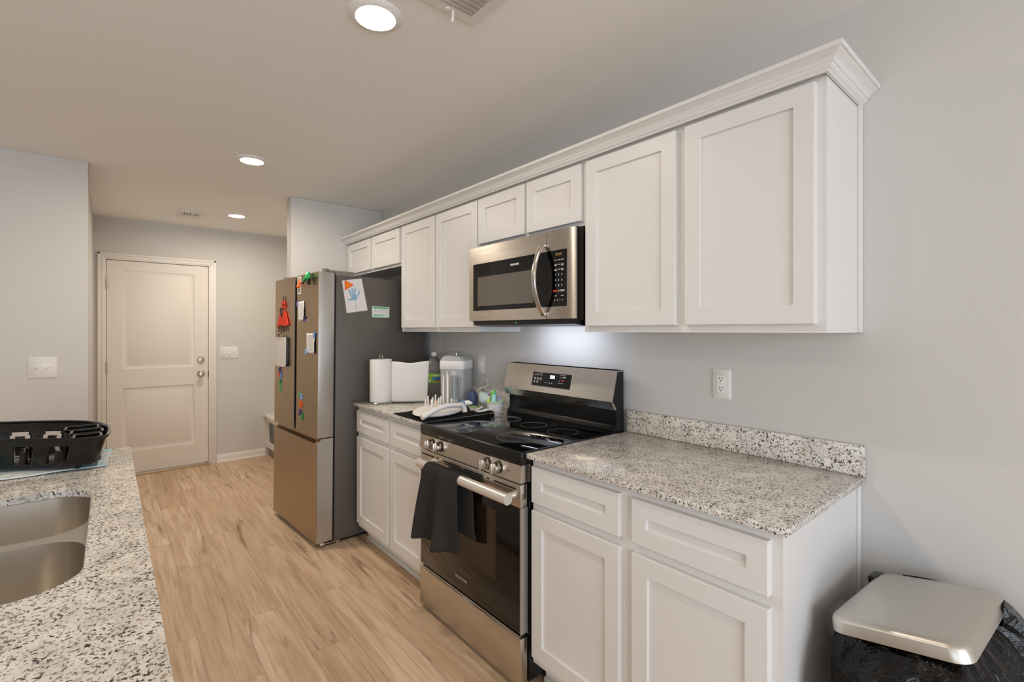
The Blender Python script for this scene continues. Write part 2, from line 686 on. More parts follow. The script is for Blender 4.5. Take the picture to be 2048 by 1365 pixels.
# ------------------------------------------------------------------ the room
struct('floor', MB().box(-5.6, 0.1, -4.15, YD + .15, -.1, 0), FLOOR)
struct('ceiling', MB().box(-5.6, 0.1, -4.15, YD + .15, H, H + .1), CEIL)
struct('wall_right', MB().box(0, .1, -4.15, YD + .15, 0, H), WALL)
struct('wall_back_left', MB().box(-5.6, XH + .011, YB, YB + .12, 0, H, .004), WALL)
struct('wall_hall_left', MB().box(XH - .1, XH, YB + .12, YD, 0, H), WALL)
struct('wall_back_right', MB().box(-.768, 0, 3.562, 3.68, 0, H, .008), WALL)
wf = MB()
wf.box(XH, -1.905, YD, YD + .12, 0, H)
wf.box(-1.055, 0, YD, YD + .12, 0, H)
wf.box(-1.905, -1.055, YD, YD + .12, 2.066, H)
struct('wall_far', wf, WALL)
wl = MB()
wl.box(-5.6, -5.5, -4.05, -2.9, 0, H)
wl.box(-5.6, -5.5, -.3, YB, 0, H)
wl.box(-5.6, -5.5, -2.9, -.3, 0, .55)
wl.box(-5.6, -5.5, -2.9, -.3, 2.25, H)
struct('wall_left', wl, WALL)
wk = MB()
wk.box(-5.6, -4.4, -4.15, -4.05, 0, H)
wk.box(-1.0, 0, -4.15, -4.05, 0, H)
wk.box(-4.4, -1.0, -4.15, -4.05, 2.35, H)
struct('wall_front', wk, WALL)
w1 = MB()
for x0, x1 in ((-4.4, -4.34), (-2.73, -2.67), (-1.06, -1.0)):
    w1.box(x0, x1, -4.13, -4.07, 0, 2.35)
w1.box(-4.34, -1.06, -4.13, -4.07, 2.29, 2.35)
w1.box(-4.34, -1.06, -4.13, -4.07, 0, .08)
struct('window_1', w1, TRIM)
w2 = MB()
for y0, y1 in ((-2.9, -2.84), (-1.63, -1.57), (-.36, -.3)):
    w2.box(-5.58, -5.52, y0, y1, .55, 2.25)
w2.box(-5.58, -5.52, -2.84, -.36, 2.19, 2.25)
w2.box(-5.58, -5.52, -2.84, -.36, .55, .61)
struct('window_2', w2, TRIM)


def baseboard(mb, p0, p1, nrm, h=.083):
    """profiled skirting from p0 to p1 standing on the floor, out along nrm"""
    p0, p1, nrm = Vector(p0), Vector(p1), Vector(nrm)
    prof = [(0, 0), (.022, 0), (.022, .012), (.017, .019), (.013, .022), (.013, h - .02), (.009, h - .008), (.005, h), (0, h)]
    vs = [p0 + nrm * a + Vector((0, 0, b)) for a, b in prof] + [p1 + nrm * a + Vector((0, 0, b)) for a, b in prof]
    n = len(prof)
    fs = [list(range(n)), list(range(n, 2 * n))] + [[i, (i + 1) % n, n + (i + 1) % n, n + i] for i in range(n)]
    mb.faces(vs, fs)


b = MB()
baseboard(b, (-1.006, YD, 0), (-.54, YD, 0), (0, -1, 0))
struct('baseboard_far', b, TRIM)
b = MB()
baseboard(b, (XH, YD - .02, 0), (XH, YB + .12, 0), (1, 0, 0))
struct('baseboard_left', b, TRIM)
b = MB()
baseboard(b, (0, -4.0, 0), (0, -.02, 0), (-1, 0, 0))
struct('baseboard_right', b, TRIM)

# door casing
cs = MB()
DX0, DX1, DT = -1.881, -1.079, 2.042


def casing_leg(x_in, x_out):
    s = 1 if x_out > x_in else -1
    cs.box(min(x_in, x_out), max(x_in, x_out), YD - .011, YD, 0, DT + .008, .002)
    a = x_out - s * .022
    cs.box(min(a, x_out), max(a, x_out), YD - .018, YD, 0, DT + .068, .004)
    a2 = x_in + s * .016
    cs.box(min(a2, x_in + s * .028), max(a2, x_in + s * .028), YD - .015, YD, 0, DT + .02, .003)


casing_leg(DX0 - .006, -1.946)
casing_leg(DX1 + .006, -1.008)
cs.box(-1.946, -1.008, YD - .011, YD, DT + .006, DT + .068, .002)
cs.box(-1.946, -1.008, YD - .018, YD, DT + .046, DT + .068, .004)
cs.box(-1.905, -1.055, YD - .015, YD, DT + .018, DT + .03, .003)
cs.box(-1.905, DX0 - .004, YD, YD + .1, 0, DT + .006)
cs.box(DX1 + .004, -1.055, YD, YD + .1, 0, DT + .006)
cs.box(-1.905, -1.055, YD, YD + .1, DT + .005, DT + .024)
cs.box(-1.905, DX0 + .012, YD + .038, YD + .052, 0, DT + .006)
cs.box(DX1 - .012, -1.055, YD + .038, YD + .052, 0, DT + .006)
cs.box(-1.905, -1.055, YD + .038, YD + .052, DT - .012, DT + .02)
struct('trim_1', cs, TRIM)
struct('trim_2', MB().box(-1.90, -1.06, YD - .03, YD + .09, 0, .02, .004), GOLDC)

# two-panel passage door
dm = MB()
YF = YD + .002


def door_panel(u0, u1, v0, v1, holes):
    holes.append([(u0, v0), (u1, v0), (u1, v1), (u0, v1)])

    def ring(e, d):
        return [(u0 + e, YF + d, v0 + e), (u1 - e, YF + d, v0 + e), (u1 - e, YF + d, v1 - e), (u0 + e, YF + d, v1 - e)]
    vs = ring(0, 0) + ring(.010, .007) + ring(.026, .009) + ring(.044, .003)
    fs = []
    for k in range(3):
        for i in range(4):
            j = (i + 1) % 4
            fs.append([k * 4 + i, k * 4 + j, (k + 1) * 4 + j, (k + 1) * 4 + i])
    fs.append([12, 13, 14, 15])
    dm.faces(vs, fs, fix=False)


hol = []
door_panel(-1.766, -1.197, 1.018, 1.956, hol)
door_panel(-1.766, -1.197, .235, .838, hol)
dm.holed([(DX0, .028), (DX1, .028), (DX1, DT), (DX0, DT)], hol, FY(YF), 0, .035)
door = struct('door_1', dm, DOORW, label='white two-panel door at the end of the passage')
for z, nm in ((.94, 'door_knob'), (1.084, 'deadbolt')):
    kb = MB()
    M = Matrix.Translation((-1.141, YF, z)) @ Matrix.Rotation(PI / 2, 4, 'X')
    if nm == 'door_knob':
        kb.lathe([(.0, 0), (.032, 0), (.033, .004), (.028, .009), (.012, .012), (.011, .03), (.02, .036), (.027, .046), (.027, .056), (.02, .064), (0, .066)], M=M)
    else:
        kb.lathe([(0, 0), (.032, 0), (.033, .005), (.027, .014), (.024, .018), (0, .019)], M=M)
        kb.box(-1.141 - .018, -1.141 + .018, YF - .032, YF - .016, z - .006, z + .006, .003)
    kb.build(nm, NICKEL, door)
for z in (.25, 1.035, 1.82):
    hb = MB()
    hb.box(DX0 - .012, DX0 + .004, YF - .012, YF + .001, z - .045, z + .045, .003)
    hb.cyl((DX0 - .004, YF - .011, z - .05), (DX0 - .004, YF - .011, z + .05), .006, n=12)
    hb.build('hinge', NICKEL, door)
MB().box(DX1 - .001, DX1 + .006, YF - .006, YF + .01, .905, .965).build('strike_plate', C_BROWN, door)

# storage bench at the end of the passage
bn = thing('storage_bench', 'low white open-front bench against the passage end wall, behind the fridge', 'bench', (-.27, 4.9, 0))
MB().box(-.56, -.004, 4.42, YD - .003, .43, .462, .004).build('seat', TRIM, bn)
bf = MB()
bf.holed([(4.44, .10), (YD - .003, .10), (YD - .003, .43), (4.44, .43)],
         [[(4.50, .155), (4.86, .155), (4.86, .385), (4.50, .385)], [(4.93, .155), (5.315, .155), (5.315, .385), (4.93, .385)]],
         FX(-.53), 0, .02)
bf.box(-.51, -.01, 4.44, 4.46, .1, .43)
bf.box(-.03, -.01, 4.44, YD - .003, .1, .43)
bf.box(-.51, -.01, 4.44, YD - .003, .1, .115)
bf.build('body', TRIM, bn)
MB().box(-.50, -.01, 4.46, YD - .003, 0, .1).build('plinth', pmat('bench_base', (150, 140, 128), .7), bn)

# ------------------------------------------------------------------ ceiling lamps and vents
LIGHTS = [(-1.18, 1.08, 5.6, 'largest round ceiling light, beside the ceiling vent over the kitchen aisle'),
          (-1.187, 2.86, 11.8, 'round ceiling light in the middle of the row, near the fridge'),
          (-.97, 4.53, 11.5, 'round ceiling light deep in the passage near the door'),
          (-3.1, 1.2, 11.0, 'added unseen round ceiling light over the room beyond the island')]  # last entry is an added lamp out of view, brightening the left wall
for x, y, w_, lab in LIGHTS:
    t = thing('ceiling_light', lab, 'ceiling light', (x, y, H), 'round ceiling lights')
    MB().lathe([(.0640, 0), (.087, 0), (.087, -.003), (.082, -.008), (.0660, -.013), (.0625, -.010), (.0640, 0)], (x, y, H), 48).build('trim_ring', WPLAS, t)
    down = area_light('ceiling_lamp_light', (x, y, H - .0165), (0, 0, 0), .11, .11, w_, (255, 242, 225), 176)
    down.data.shape = 'DISK'
    MB().lathe([(0, -.0150), (.02, -.0148), (.04, -.0140), (.055, -.0120), (.0624, -.0090), (.062, -.003), (0, -.003)], (x, y, H), 48).build('lens', LENS, t)


def vent(lab, x0, x1, y0, y1, border, nsl, lever, slats_along='x', slot_only=None):
    t = thing('ceiling_vent', lab, 'air vent', ((x0 + x1) / 2, (y0 + y1) / 2, H), 'ceiling air vents')
    f = MB()
    i0, i1, j0, j1 = slot_only or (x0 + border, x1 - border, y0 + border, y1 - border)
    f.holed([(x0, y0), (x1, y0), (x1, y1), (x0, y1)], [[(i0, j0), (i1, j0), (i1, j1), (i0, j1)]], lambda u, v, d: (u, v, H - d), .001, .009)
    f.build('frame', PLATE, t)
    MB().box(i0, i1, j0, j1, H - .0015, H - .0005).build('dark_duct', pmat('duct', (140, 135, 128), .8), t)
    for k in range(nsl):
        s = MB()
        if slats_along == 'x':
            yy = j0 + (j1 - j0) * (k + .5) / nsl
            hw = (j1 - j0) / nsl * .46
            s.faces([(i0, yy - hw, H - .0045), (i1, yy - hw, H - .0045), (i1, yy + hw, H - .0095), (i0, yy + hw, H - .0095)], [[0, 1, 2, 3]])
        else:
            xx = i0 + (i1 - i0) * (k + .5) / nsl
            hw = (i1 - i0) / nsl * .44
            s.faces([(xx - hw, j0, H - .009), (xx - hw, j1, H - .009), (xx + hw, j1, H - .003), (xx + hw, j0, H - .003)], [[0, 1, 2, 3]])
        s.build('slat', PLATE, t, solid=.0012)
    if lever:
        l = MB()
        lx, ly = lever
        l.tube([(lx, ly, H - .006), (lx, ly, H - .022), (lx + .004, ly + .008, H - .038)], .004, 8)
        l.lathe([(0, -.0125), (.007, -.012), (.008, -.009)], (lx - .02, ly, H), 16)
        l.build('lever', WPLAS, t)
    return t


vent('white ceiling vent with many slats beside the largest ceiling light', -1.26, -.902, .56, .903, .036, 13, (-1.0, .885))
vent('small white ceiling vent in the passage before the door', -1.392, -1.205, 4.585, 4.905, .03, 6, (-1.3, 4.592), 'y', (-1.365, -1.235, 4.68, 4.80))

# ------------------------------------------------------------------ wall plates


def switch_plate(lab, fm, uc, vc, w, h, toggles, rt, loc, rtv):
    t = thing('light_switch', lab, 'light switch', loc, 'wall light switches')
    p = MB()
    o = rrect(uc - w / 2, uc + w / 2, vc - h / 2, vc + h / 2, .004, 3)
    i = rrect(uc - w / 2 + .005, uc + w / 2 - .005, vc - h / 2 + .005, vc + h / 2 - .005, .003, 3)
    n = len(o)
    vs = [fm(u, v, -.0002) for u, v in o] + [fm(u, v, -.002) for u, v in o] + [fm(u, v, -.006) for u, v in i]
    fs = []
    for k in range(2):
        fs += [[k * n + a, k * n + (a + 1) % n, (k + 1) * n + (a + 1) % n, (k + 1) * n + a] for a in range(n)]
    fs += [list(range(2 * n, 3 * n)), list(range(n))]
    p.faces(vs, fs)
    for (du, updown) in toggles:
        for sv in (-.030, .030):
            q = rrect(uc + du - .003, uc + du + .003, vc + sv - .003, vc + sv + .003, .0028, 4)
            p.prism(q, fm, -.0055, -.0072)
    p.build('plate', PLATE, t)
    for (du, updown) in toggles:
        g = MB()
        u = uc + du
        g.prism([(u - .005, vc - .012), (u + .005, vc - .012), (u + .005, vc + .012), (u - .005, vc + .012)], fm, -.0055, -.0063)
        s = .006 * updown
        vs = [fm(u - .0045, vc - .008, -.006), fm(u + .0045, vc - .008, -.006), fm(u + .0045, vc + .008, -.006), fm(u - .0045, vc + .008, -.006),
              fm(u - .0035, vc + s - .004, -.019), fm(u + .0035, vc + s - .004, -.019), fm(u + .0035, vc + s + .004, -.019), fm(u - .0035, vc + s + .004, -.019)]
        g.faces(vs, [[0, 1, 2, 3], [4, 5, 6, 7], [0, 1, 5, 4], [1, 2, 6, 5], [2, 3, 7, 6], [3, 0, 4, 7]])
        g.build('toggle', WPLAS, t)


switch_plate('white wall switch with two toggles, on the wall above the dish rack', FY(YB), -2.168, 1.16, .128, .128, [(-.023, 1), (.023, 1)], None, (-2.168, YB, 1.16), None)
switch_plate('white wall switch with three toggles beside the passage door', FY(YD), -.889, 1.148, .168, .128, [(-.046, -1), (0, -1), (.046, 1)], None, (-.889, YD, 1.148), None)


def outlet(lab, yc, zc):
    t = thing('wall_outlet', lab, 'power outlet', (0, yc, zc), 'kitchen power outlets')
    fm = FX(0)
    p = MB()
    w, h = .077, .120
    o = rrect(yc - w / 2, yc + w / 2, zc - h / 2, zc + h / 2, .004, 3)
    i = rrect(yc - w / 2 + .007, yc + w / 2 - .007, zc - h / 2 + .007, zc + h / 2 - .007, .003, 3)
    n = len(o)
    vs = [fm(u, v, -.0002) for u, v in o] + [fm(u, v, -.002) for u, v in o] + [fm(u, v, -.007) for u, v in i]
    fs = []
    for k in range(2):
        fs += [[k * n + a, k * n + (a + 1) % n, (k + 1) * n + (a + 1) % n, (k + 1) * n + a] for a in range(n)]
    fs += [list(range(2 * n, 3 * n)), list(range(n))]
    p.faces(vs, fs)
    for sv in (-.048, .048):
        p.prism(rrect(yc - .003, yc + .003, zc + sv - .003, zc + sv + .003, .0028, 4), fm, -.0065, -.008)
    p.build('plate', PLATE, t)
    r = MB()
    r.prism(rrect(yc - .0165, yc + .0165, zc - .033, zc + .033, .003, 3), fm, -.0065, -.0095)
    r.prism(rrect(yc - .006, yc + .006, zc - .006, zc + .006, .001, 2), fm, -.009, -.0105)
    rc = r.build('receptacle', WPLAS, t)
    for dz in (-.019, .019):
        s = MB()
        for du in (-.006, .006):
            s.prism([(yc + du - .001, zc + dz), (yc + du + .001, zc + dz), (yc + du + .001, zc + dz + .009), (yc + du - .001, zc + dz + .009)], fm, -.009, -.0098)
        s.prism(rrect(yc - .0023, yc + .0023, zc + dz - .008, zc + dz - .0034, .0022, 4), fm, -.009, -.0098)
        s.build('socket_holes', DARK, rc)


outlet('white power outlet on the wall over the granite counter near the trash can', .475, 1.170)
outlet('white power outlet on the wall beside the clear lidded dispenser', 2.085, 1.160)

# ------------------------------------------------------------------ wall cabinets
XUF = -.305     # face of the wall cabinets
XUD = -.325     # face of their doors


def wall_cabinet(lab, y0, y1, zb, zt, doors, side_panel=False):
    t = thing('wall_cabinet', lab, 'cabinet', ((XUF) / 2, (y0 + y1) / 2, zb), 'white wall cabinets')
    c = MB()
    # carcass with a recessed underside behind the face frame
    c.box(XUF, XUF + .019, y0, y1, zb, zt)
    c.box(XUF + .019, -.002, y0, y0 + .016, zb, zt)
    c.box(XUF + .019, -.002, y1 - .016, y1, zb, zt)
    c.box(XUF + .019, -.002, y0 + .016, y1 - .016, zb + .012, zb + .028)
    c.box(XUF + .019, -.002, y0 + .016, y1 - .016, zt - .016, zt)
    c.build('body', CAB, t)
    for (d0, d1, e0, e1) in doors:
        m = MB()
        shaker(m, FX(XUD), d0, d1, e0, e1)
        m.build('door', CAB, t)
    return t


wc = wall_cabinet('large white two-door wall cabinet at the open end, above the bare granite counter', .02, .9215, 1.376, 2.115,
                  [(.485, .904, 1.402, 2.096), (.045, .449, 1.402, 2.096)])
MB().box(-.020, -.002, .008, .02, 1.376, 2.115, .002).build('scribe_strip', CAB, wc)
wall_cabinet('short white two-door wall cabinet directly above the microwave', .9225, 1.6885, 1.834, 2.115,
             [(1.296, 1.672, 1.852, 2.096), (.932, 1.277, 1.852, 2.096)])
wall_cabinet('white wall cabinet with two tall doors, between the fridge and the microwave', 1.6895, 2.592, 1.376, 2.115,
             [(2.135, 2.566, 1.402, 2.096), (1.684, 2.111, 1.402, 2.096)])
wall_cabinet('short white two-door wall cabinet over the fridge', 2.593, 3.5605, 1.836, 2.115,
             [(3.076, 3.535, 1.854, 2.096), (2.604, 3.057, 1.854, 2.096)])

# crown moulding with a mitred return
cr = MB()
CP = [(.002, 2.107), (.011, 2.107), (.012, 2.1115), (.017, 2.1135), (.022, 2.117), (.0245, 2.121), (.0245, 2.1235), (.028, 2.1245),
      (.0295, 2.128), (.033, 2.1335), (.039, 2.138), (.046, 2.1415), (.050, 2.144), (.0505, 2.1455), (.0565, 2.146), (.0575, 2.1475), (.0575, 2.159), (.0, 2.159)]
CX0, CY0 = XUD + .003, .02
rows = []
for o_, z in CP:
    rows.append([(CX0 - o_, 3.5605, z), (CX0 - o_, CY0 - o_, z), (-.002, CY0 - o_, z)])
vs, fs = [], []
for r_ in rows:
    vs += r_
for i in range(len(rows) - 1):
    for k in range(2):
        fs.append([i * 3 + k, i * 3 + k + 1, (i + 1) * 3 + k + 1, (i + 1) * 3 + k])
cr.faces(vs, fs)
cr.box(CX0, -.002, CY0, 3.5605, 2.1155, 2.156)
single('crown_molding', 'white crown molding running along the top of all the wall cabinets', 'molding', (-.2, 1.8, 2.1), cr, CAB)

# ------------------------------------------------------------------ base cabinets
XBF, XBD = -.612, -.632


def base_cabinet(lab, y0, y1, halves):
    t = thing('base_cabinet', lab, 'cabinet', (-.3, (y0 + y1) / 2, 0), 'white base cabinets')
    c = MB()
    c.box(XBF, -.002, y0, y1, .105, .8935)
    c.build('body', CAB, t)
    k = MB()
    k.box(-.545, -.53, y0 + .001, y1 - .001, 0, .105)
    k.box(-.556, -.545, y0 + .001, y1 - .001, 0, .022, .003)
    k.box(-.53, -.01, y0 + .001, y0 + .016, 0, .105)
    k.box(-.53, -.01, y1 - .016, y1 - .001, 0, .105)
    k.build('toe_kick', TOE, t)
    for d0, d1 in halves:
        m = MB()
        shaker(m, FX(XBD), d0, d1, .728, .866, rail=.052)
        m.build('drawer', CAB, t)
        m = MB()
        shaker(m, FX(XBD), d0, d1, .138, .697)
        m.build('door', CAB, t)
    return t


bc = base_cabinet('white base cabinet with two drawers and two doors, between the range and the trash can', .022, .916, [(.497, .906), (.049, .449)])
MB().box(-.022, -.002, .012, .022, .0, .893, .002).build('scribe_strip', CAB, bc)
MB().box(-.53, -.022, .0155, .022, 0, .105).build('end_skin', CAB, bc)
base_cabinet('white base cabinet with two drawers and two doors, between the fridge and the range', 1.7, 2.604, [(2.14, 2.588), (1.716, 2.106)])


def countertop(lab, y0, y1, corner):
    t = thing('countertop', lab, 'countertop', (-.32, (y0 + y1) / 2, .894), 'granite countertops')
    m = MB()
    m.box(-.648, -.001, y0, y1, .894, .914, .003, 2)
    m.build('slab', GRAN, t)
    m = MB()
    m.box(-.021, -.001, y0, y1, .9142, 1.012, .0025, 2)
    m.build('backsplash', GRAN, t)


countertop('bare speckled granite countertop right of the range', 0.0, .917, None)
countertop('speckled granite countertop holding the paper towels and dish items', 1.699, 2.604, None)

# ------------------------------------------------------------------ range
RY0, RY1 = .921, 1.695
RXF = -.668
rg = thing('range', 'freestanding stainless electric range with black glass top', 'stove', (-.34, (RY0 + RY1) / 2, 0))
m = MB()
m.box(-.628, -.03, RY0 + .004, RY1 - .004, .03, .885)
m.build('body', BLACK, rg)
for (x, y) in ((-.58, RY0 + .05), (-.58, RY1 - .05), (-.08, RY0 + .05), (-.08, RY1 - .05)):
    MB().cyl((x, y, 0), (x, y, .035), .017, n=12).build('foot', BLACK, rg)
m = MB()
m.box(RXF, -.09, RY0, RY1, .868, .9165, .007, 3)
ct = m.build('cooktop', BLACK, rg)
m = MB()
m.box(RXF + .016, -.105, RY0 + .012, RY1 - .012, .9160, .9178, .0006)
gl = m.build('cooktop_glass', BGLASS, ct)
m = MB()


def ringprint(cx, cy, rs):
    for r in rs:
        m.holed([(cx + (r + .0007) * math.cos(2 * PI * k / 64), cy + (r + .0007) * math.sin(2 * PI * k / 64)) for k in range(64)],
                [[(cx + (r - .0007) * math.cos(2 * PI * k / 64), cy + (r - .0007) * math.sin(2 * PI * k / 64)) for k in range(64)]],
                FZ(.9181), 0, .0003)


ringprint(-.485, 1.125, (.088, .103, .112))
ringprint(-.27, 1.085, (.072,))
ringprint(-.265, 1.292, (.066,))
ringprint(-.265, 1.505, (.078,))
ringprint(-.48, 1.47, (.075, .112, .104))
m.build('burner_marks', RING, ct)
# front control rail
m = MB()
m.prism([(RXF - .004, .800), (-.62, .800), (-.62, .868), (RXF + .006, .868), (RXF + .002, .866)], lambda u, v, d: (u, d, v), RY0 + .003, RY1 - .003)
m.build('control_rail', STEEL, rg)
for yk in (1.578, 1.503, 1.137, 1.062):
    k = MB()
    M = Matrix.Translation((RXF, yk, .834)) @ Matrix.Rotation(-PI / 2, 4, 'Y')
    k.lathe([(0, 0), (.0255, 0), (.0255, .003), (.023, .005), (.022, .008)], M=M, n=36)
    kb = k.build('knob', BLACK, rg)
    k = MB()
    k.lathe([(.022, .006), (.0235, .010), (.0225, .028), (.020, .031), (0, .0315)], M=M, n=36)
    k.box(RXF - .042, RXF - .028, yk - .005, yk + .005, .834 - .022, .834 + .022, .003)
    k.build('knob_grip', STEEL, kb)
MB().lathe([(0, 0), (.0025, 0), (.0025, .001), (0, .001)], M=Matrix.Translation((RXF - .003, 1.0, .834)) @ Matrix.Rotation(-PI / 2, 4, 'Y'), n=12).build('indicator', DARK, rg)
# oven door
m = MB()
m.box(RXF, -.632, RY0 + .006, RY1 - .004, .704, .794, .003)
od = m.build('oven_door', STEEL, rg)
m = MB()
m.box(RXF + .001, -.632, RY0 + .012, RY1 - .006, .222, .704, .002)
m.build('door_glass', OGLASS, od)
m = MB()
m.box(RXF - .0006, RXF + .002, RY0 + .158, RY1 - .150, .372, .655)
m.build('window', OWIN, od)
m = MB()
m.box(RXF + .002, -.632, RY0 + .005, RY0 + .012, .222, .704)
m.build('door_edge', FEDGE, od)
m = MB()
for (a, b_) in ((1.672, 1.560), (1.536, 1.519), (1.474, 1.340), (1.300, 1.172), (1.140, 1.123), (1.090, .955)):
    m.box(RXF - .0008, RXF + .002, b_, a, .770, .776, .0)
m.box(RXF - .0008, RXF + .002, 1.46, 1.18, .7625, .7655)
for k in range(3):
    m.box(RXF + .010, RXF + .026, RY0 + .0052, RY0 + .008, .752 - k * .007, .755 - k * .007)
m.build('vent_slots', DARK, od)
m = MB()
hp = []
for i in range(25):
    s = i / 24
    hp.append((RXF - .052 - .004 * math.sin(PI * s), RY0 + .018 + s * (RY1 - RY0 - .105), .748))
m.tube(hp, .0215, 16, flat=1.0)
for yy in (RY0 + .045, RY1 - .115):
    m.tube([(RXF + .002, yy, .748), (RXF - .05, yy, .748)], .013, 12)
m.build('handle', HANDLEW, od)
m = MB()
m.text('FRIGIDAIRE', .0185, (RXF - .0009, 1.3265, .281), RX, UP, bold=.0003)
m.build('lettering', pmat('letter_grey', (150, 140, 128), .4), od)
# storage drawer
m = MB()
m.box(RXF - .002, -.632, RY0 + .006, RY1 - .003, .022, .205, .003)
m.box(RXF + .006, -.632, RY0 + .02, RY1 - .02, .205, .211)
m.build('storage_drawer', STEEL, rg)
# backguard
m = MB()
bgp = [(-.030, .905), (-.104, .905), (-.104, .925), (-.086, .945), (-.086, 1.020), (-.100, 1.020), (-.120, 1.060), (-.084, 1.196), (-.032, 1.196)]
m.prism(bgp, lambda u, v, d: (u, d, v), RY0 + .006, RY1 - .006)
bg = m.build('backguard', BLACK, rg)
m = MB()
m.prism([(-.088, 1.020), (-.106, 1.020), (-.125, 1.058), (-.089, 1.1985), (-.034, 1.1985), (-.034, 1.193), (-.083, 1.193), (-.118, 1.060)], lambda u, v, d: (u, d, v), RY0 + .001, RY1 - .001)
m.build('panel', STEELP, bg)
# display glass lying on the slanted face
sl = Vector((.036, 0, .1405)).normalized()          # up along the face
sn = Vector((-sl.z, 0, sl.x))                        # out of the face
B0 = Vector((-.125, 0, 1.058))


def BP(y, s, d):                                     # s up along the face, d outwards
    return B0 + Vector((0, y, 0)) + sl * s + sn * d


m = MB()
m.prism([(1.183, .029), (1.470, .029), (1.470, .108), (1.183, .108)], lambda u, v, d: BP(u, v, d), -.001, .0016)
m.build('bezel', FEDGE, bg)
m = MB()
m.prism([(1.186, .032), (1.467, .032), (1.467, .105), (1.186, .105)], lambda u, v, d: BP(u, v, d), .0005, .0022)
dsp = m.build('display', BGLASS, bg)
m = MB()
m.text('502', .0235, BP(1.318, .084, .0024), RX, sl, bold=.0003)
m.build('clock', LEDW, dsp)
m = MB()


def dash(y, s, w, h=.0016):
    m.prism([(y - w / 2, s - h / 2), (y + w / 2, s - h / 2), (y + w / 2, s + h / 2), (y - w / 2, s + h / 2)], lambda u, v, d: BP(u, v, d), .0022, .0026)


for i, yy in enumerate((1.445, 1.423, 1.401)):
    dash(yy, .090, .013, .0030)
    for r_ in range(2):
        dash(yy + .002, .074 - r_ * .0045, .011, .0026)
        if i < 2:
            dash(yy + .003, .055 - r_ * .0045, .010, .0026)
dash(1.423, .0985, .056, .0009)
dash(1.423, .0635, .056, .0007)
dash(1.248, .0985, .040, .0009)
dash(1.252, .057, .040, .0009)
m.text('START', .0085, BP(1.235, .088, .0024), RX, sl)
for yy in (1.366, 1.350, 1.333, 1.316):
    m.text('o', .010, BP(yy, .054, .0024), RX, sl)
m.text('^', .013, BP(1.262, .085, .0024), RX, sl)
m.text('v', .011, BP(1.264, .070, .0024), RX, sl)
m.build('legend', PRINTW, dsp)
m = MB()
m.text('OFF', .0085, BP(1.242, .070, .0024), RX, sl, bold=.0002)
m.build('red_legend', PRINTR, dsp)

# hand towel over the oven handle
tw = MB()
HX = RXF - .054
HZ = .748


def towel_front(u, v):
    # u across, v from the bar (0) to the hem (1)
    yy = 1.246 + u * .262 + v * (u - .15) * .058 + v * .004
    L = .332 + .008 * math.sin(u * 5) + .03 * u - .022 * math.exp(-((u - .62) / .05) ** 2)
    fold = .026 * math.sin(u * 10.5 + .4) * (.2 + v) + .010 * math.sin(u * 23 + v * 2) * v
    z = HZ + .026 - v * L
    x = HX - .0255 - .012 * v + fold * .9
    if v < .1:
        a = (1 - v / .1) * PI / 2
        x = HX - .0255 * math.cos(a) + fold * .4
        z = HZ + .0255 * math.sin(a) - .002
    return (min(x, HX - .0255 * (1 if v >= .1 else 0) * .9 if v >= .1 else x), yy, z)


def towel_back(u, v):
    yy = 1.205 + u * .285 + v * (u - .4) * .03
    x = HX + .0255 + .004 * v + .003 * math.sin(u * 12) * v
    z = HZ + .024 - v * .27
    if v < .12:
        a = (1 - v / .12) * PI / 2
        x = HX + .0255 * math.cos(a)
        z = HZ + .0255 * math.sin(a) - .001
    return (x, yy, z)


tw.grid(towel_front, 48, 40)
tw.grid(towel_back, 30, 24)
single('hand_towel', 'black terry hand towel hung over the oven door handle', 'towel', (HX, 1.37, .43), tw, TERRY, solid=.005, angle=80)

# ------------------------------------------------------------------ microwave
MY0, MY1, MXF = .926, 1.6855, -.372
mw = thing('microwave', 'stainless over-the-range microwave with a curved handle', 'microwave', (-.19, 1.31, 1.425))
m = MB()
m.box(-.35, -.004, MY0, MY1, 1.428, 1.826)
m.build('body', BLACK, mw)
m = MB()
m.prism([(-.352, 1.445), (-.352, 1.412), (-.30, 1.404), (-.05, 1.404), (-.02, 1.426), (-.02, 1.44)], lambda u, v, d: (u, d, v), MY0 + .012, MY1 - .012)
hd = m.build('hood_base', pmat('hood_black', (26, 26, 30), .3), mw)
MB().box(-.21, -.17, 1.07, 1.49, 1.4025, 1.4038).build('lamp_cover', WPLAS, hd)
MB().box(-.3535, -.3515, 1.32, 1.326, 1.420, 1.424).build('led', LEDG, hd)
m = MB()
m.prism(rrect(1.0885, MY1, 1.434, 1.8225, .003, 3), FX(MXF), 0, .022)
md = m.build('door', STEEL, mw)
m = MB()
m.prism([(MXF + .022, MY0 + .001), (MXF + .022, 1.0865), (MXF, 1.0865), (MXF, MY0 + .030), (MXF + .012, MY0 + .001)], lambda u, v, d: (u, v, d), 1.434, 1.8225)
mc = m.build('control_panel', STEEL, mw)
m = MB()
m.prism(rrect(1.0895, 1.648, 1.4875, 1.7335, .002, 2), FX(MXF - .0015), 0, .004)
mg = m.build('door_glass', BGLASS, md)
MB().prism(rrect(1.172, 1.607, 1.511, 1.663, .003, 3), FX(MXF - .0022), 0, .002).build('window', MWIN, mg)
m = MB()
m.text('FRIGIDAIRE', .0125, (MXF - .0024, 1.3065, 1.701), RX, UP, bold=.0003)
m.build('lettering', PRINTW, mg)
m = MB()
m.prism(rrect(.965, 1.0855, 1.488, 1.7335, .004, 3), FX(MXF - .0015), 0, .004)
kp = m.build('keypad', BGLASS, mc)
m = MB()
XK = MXF - .0019
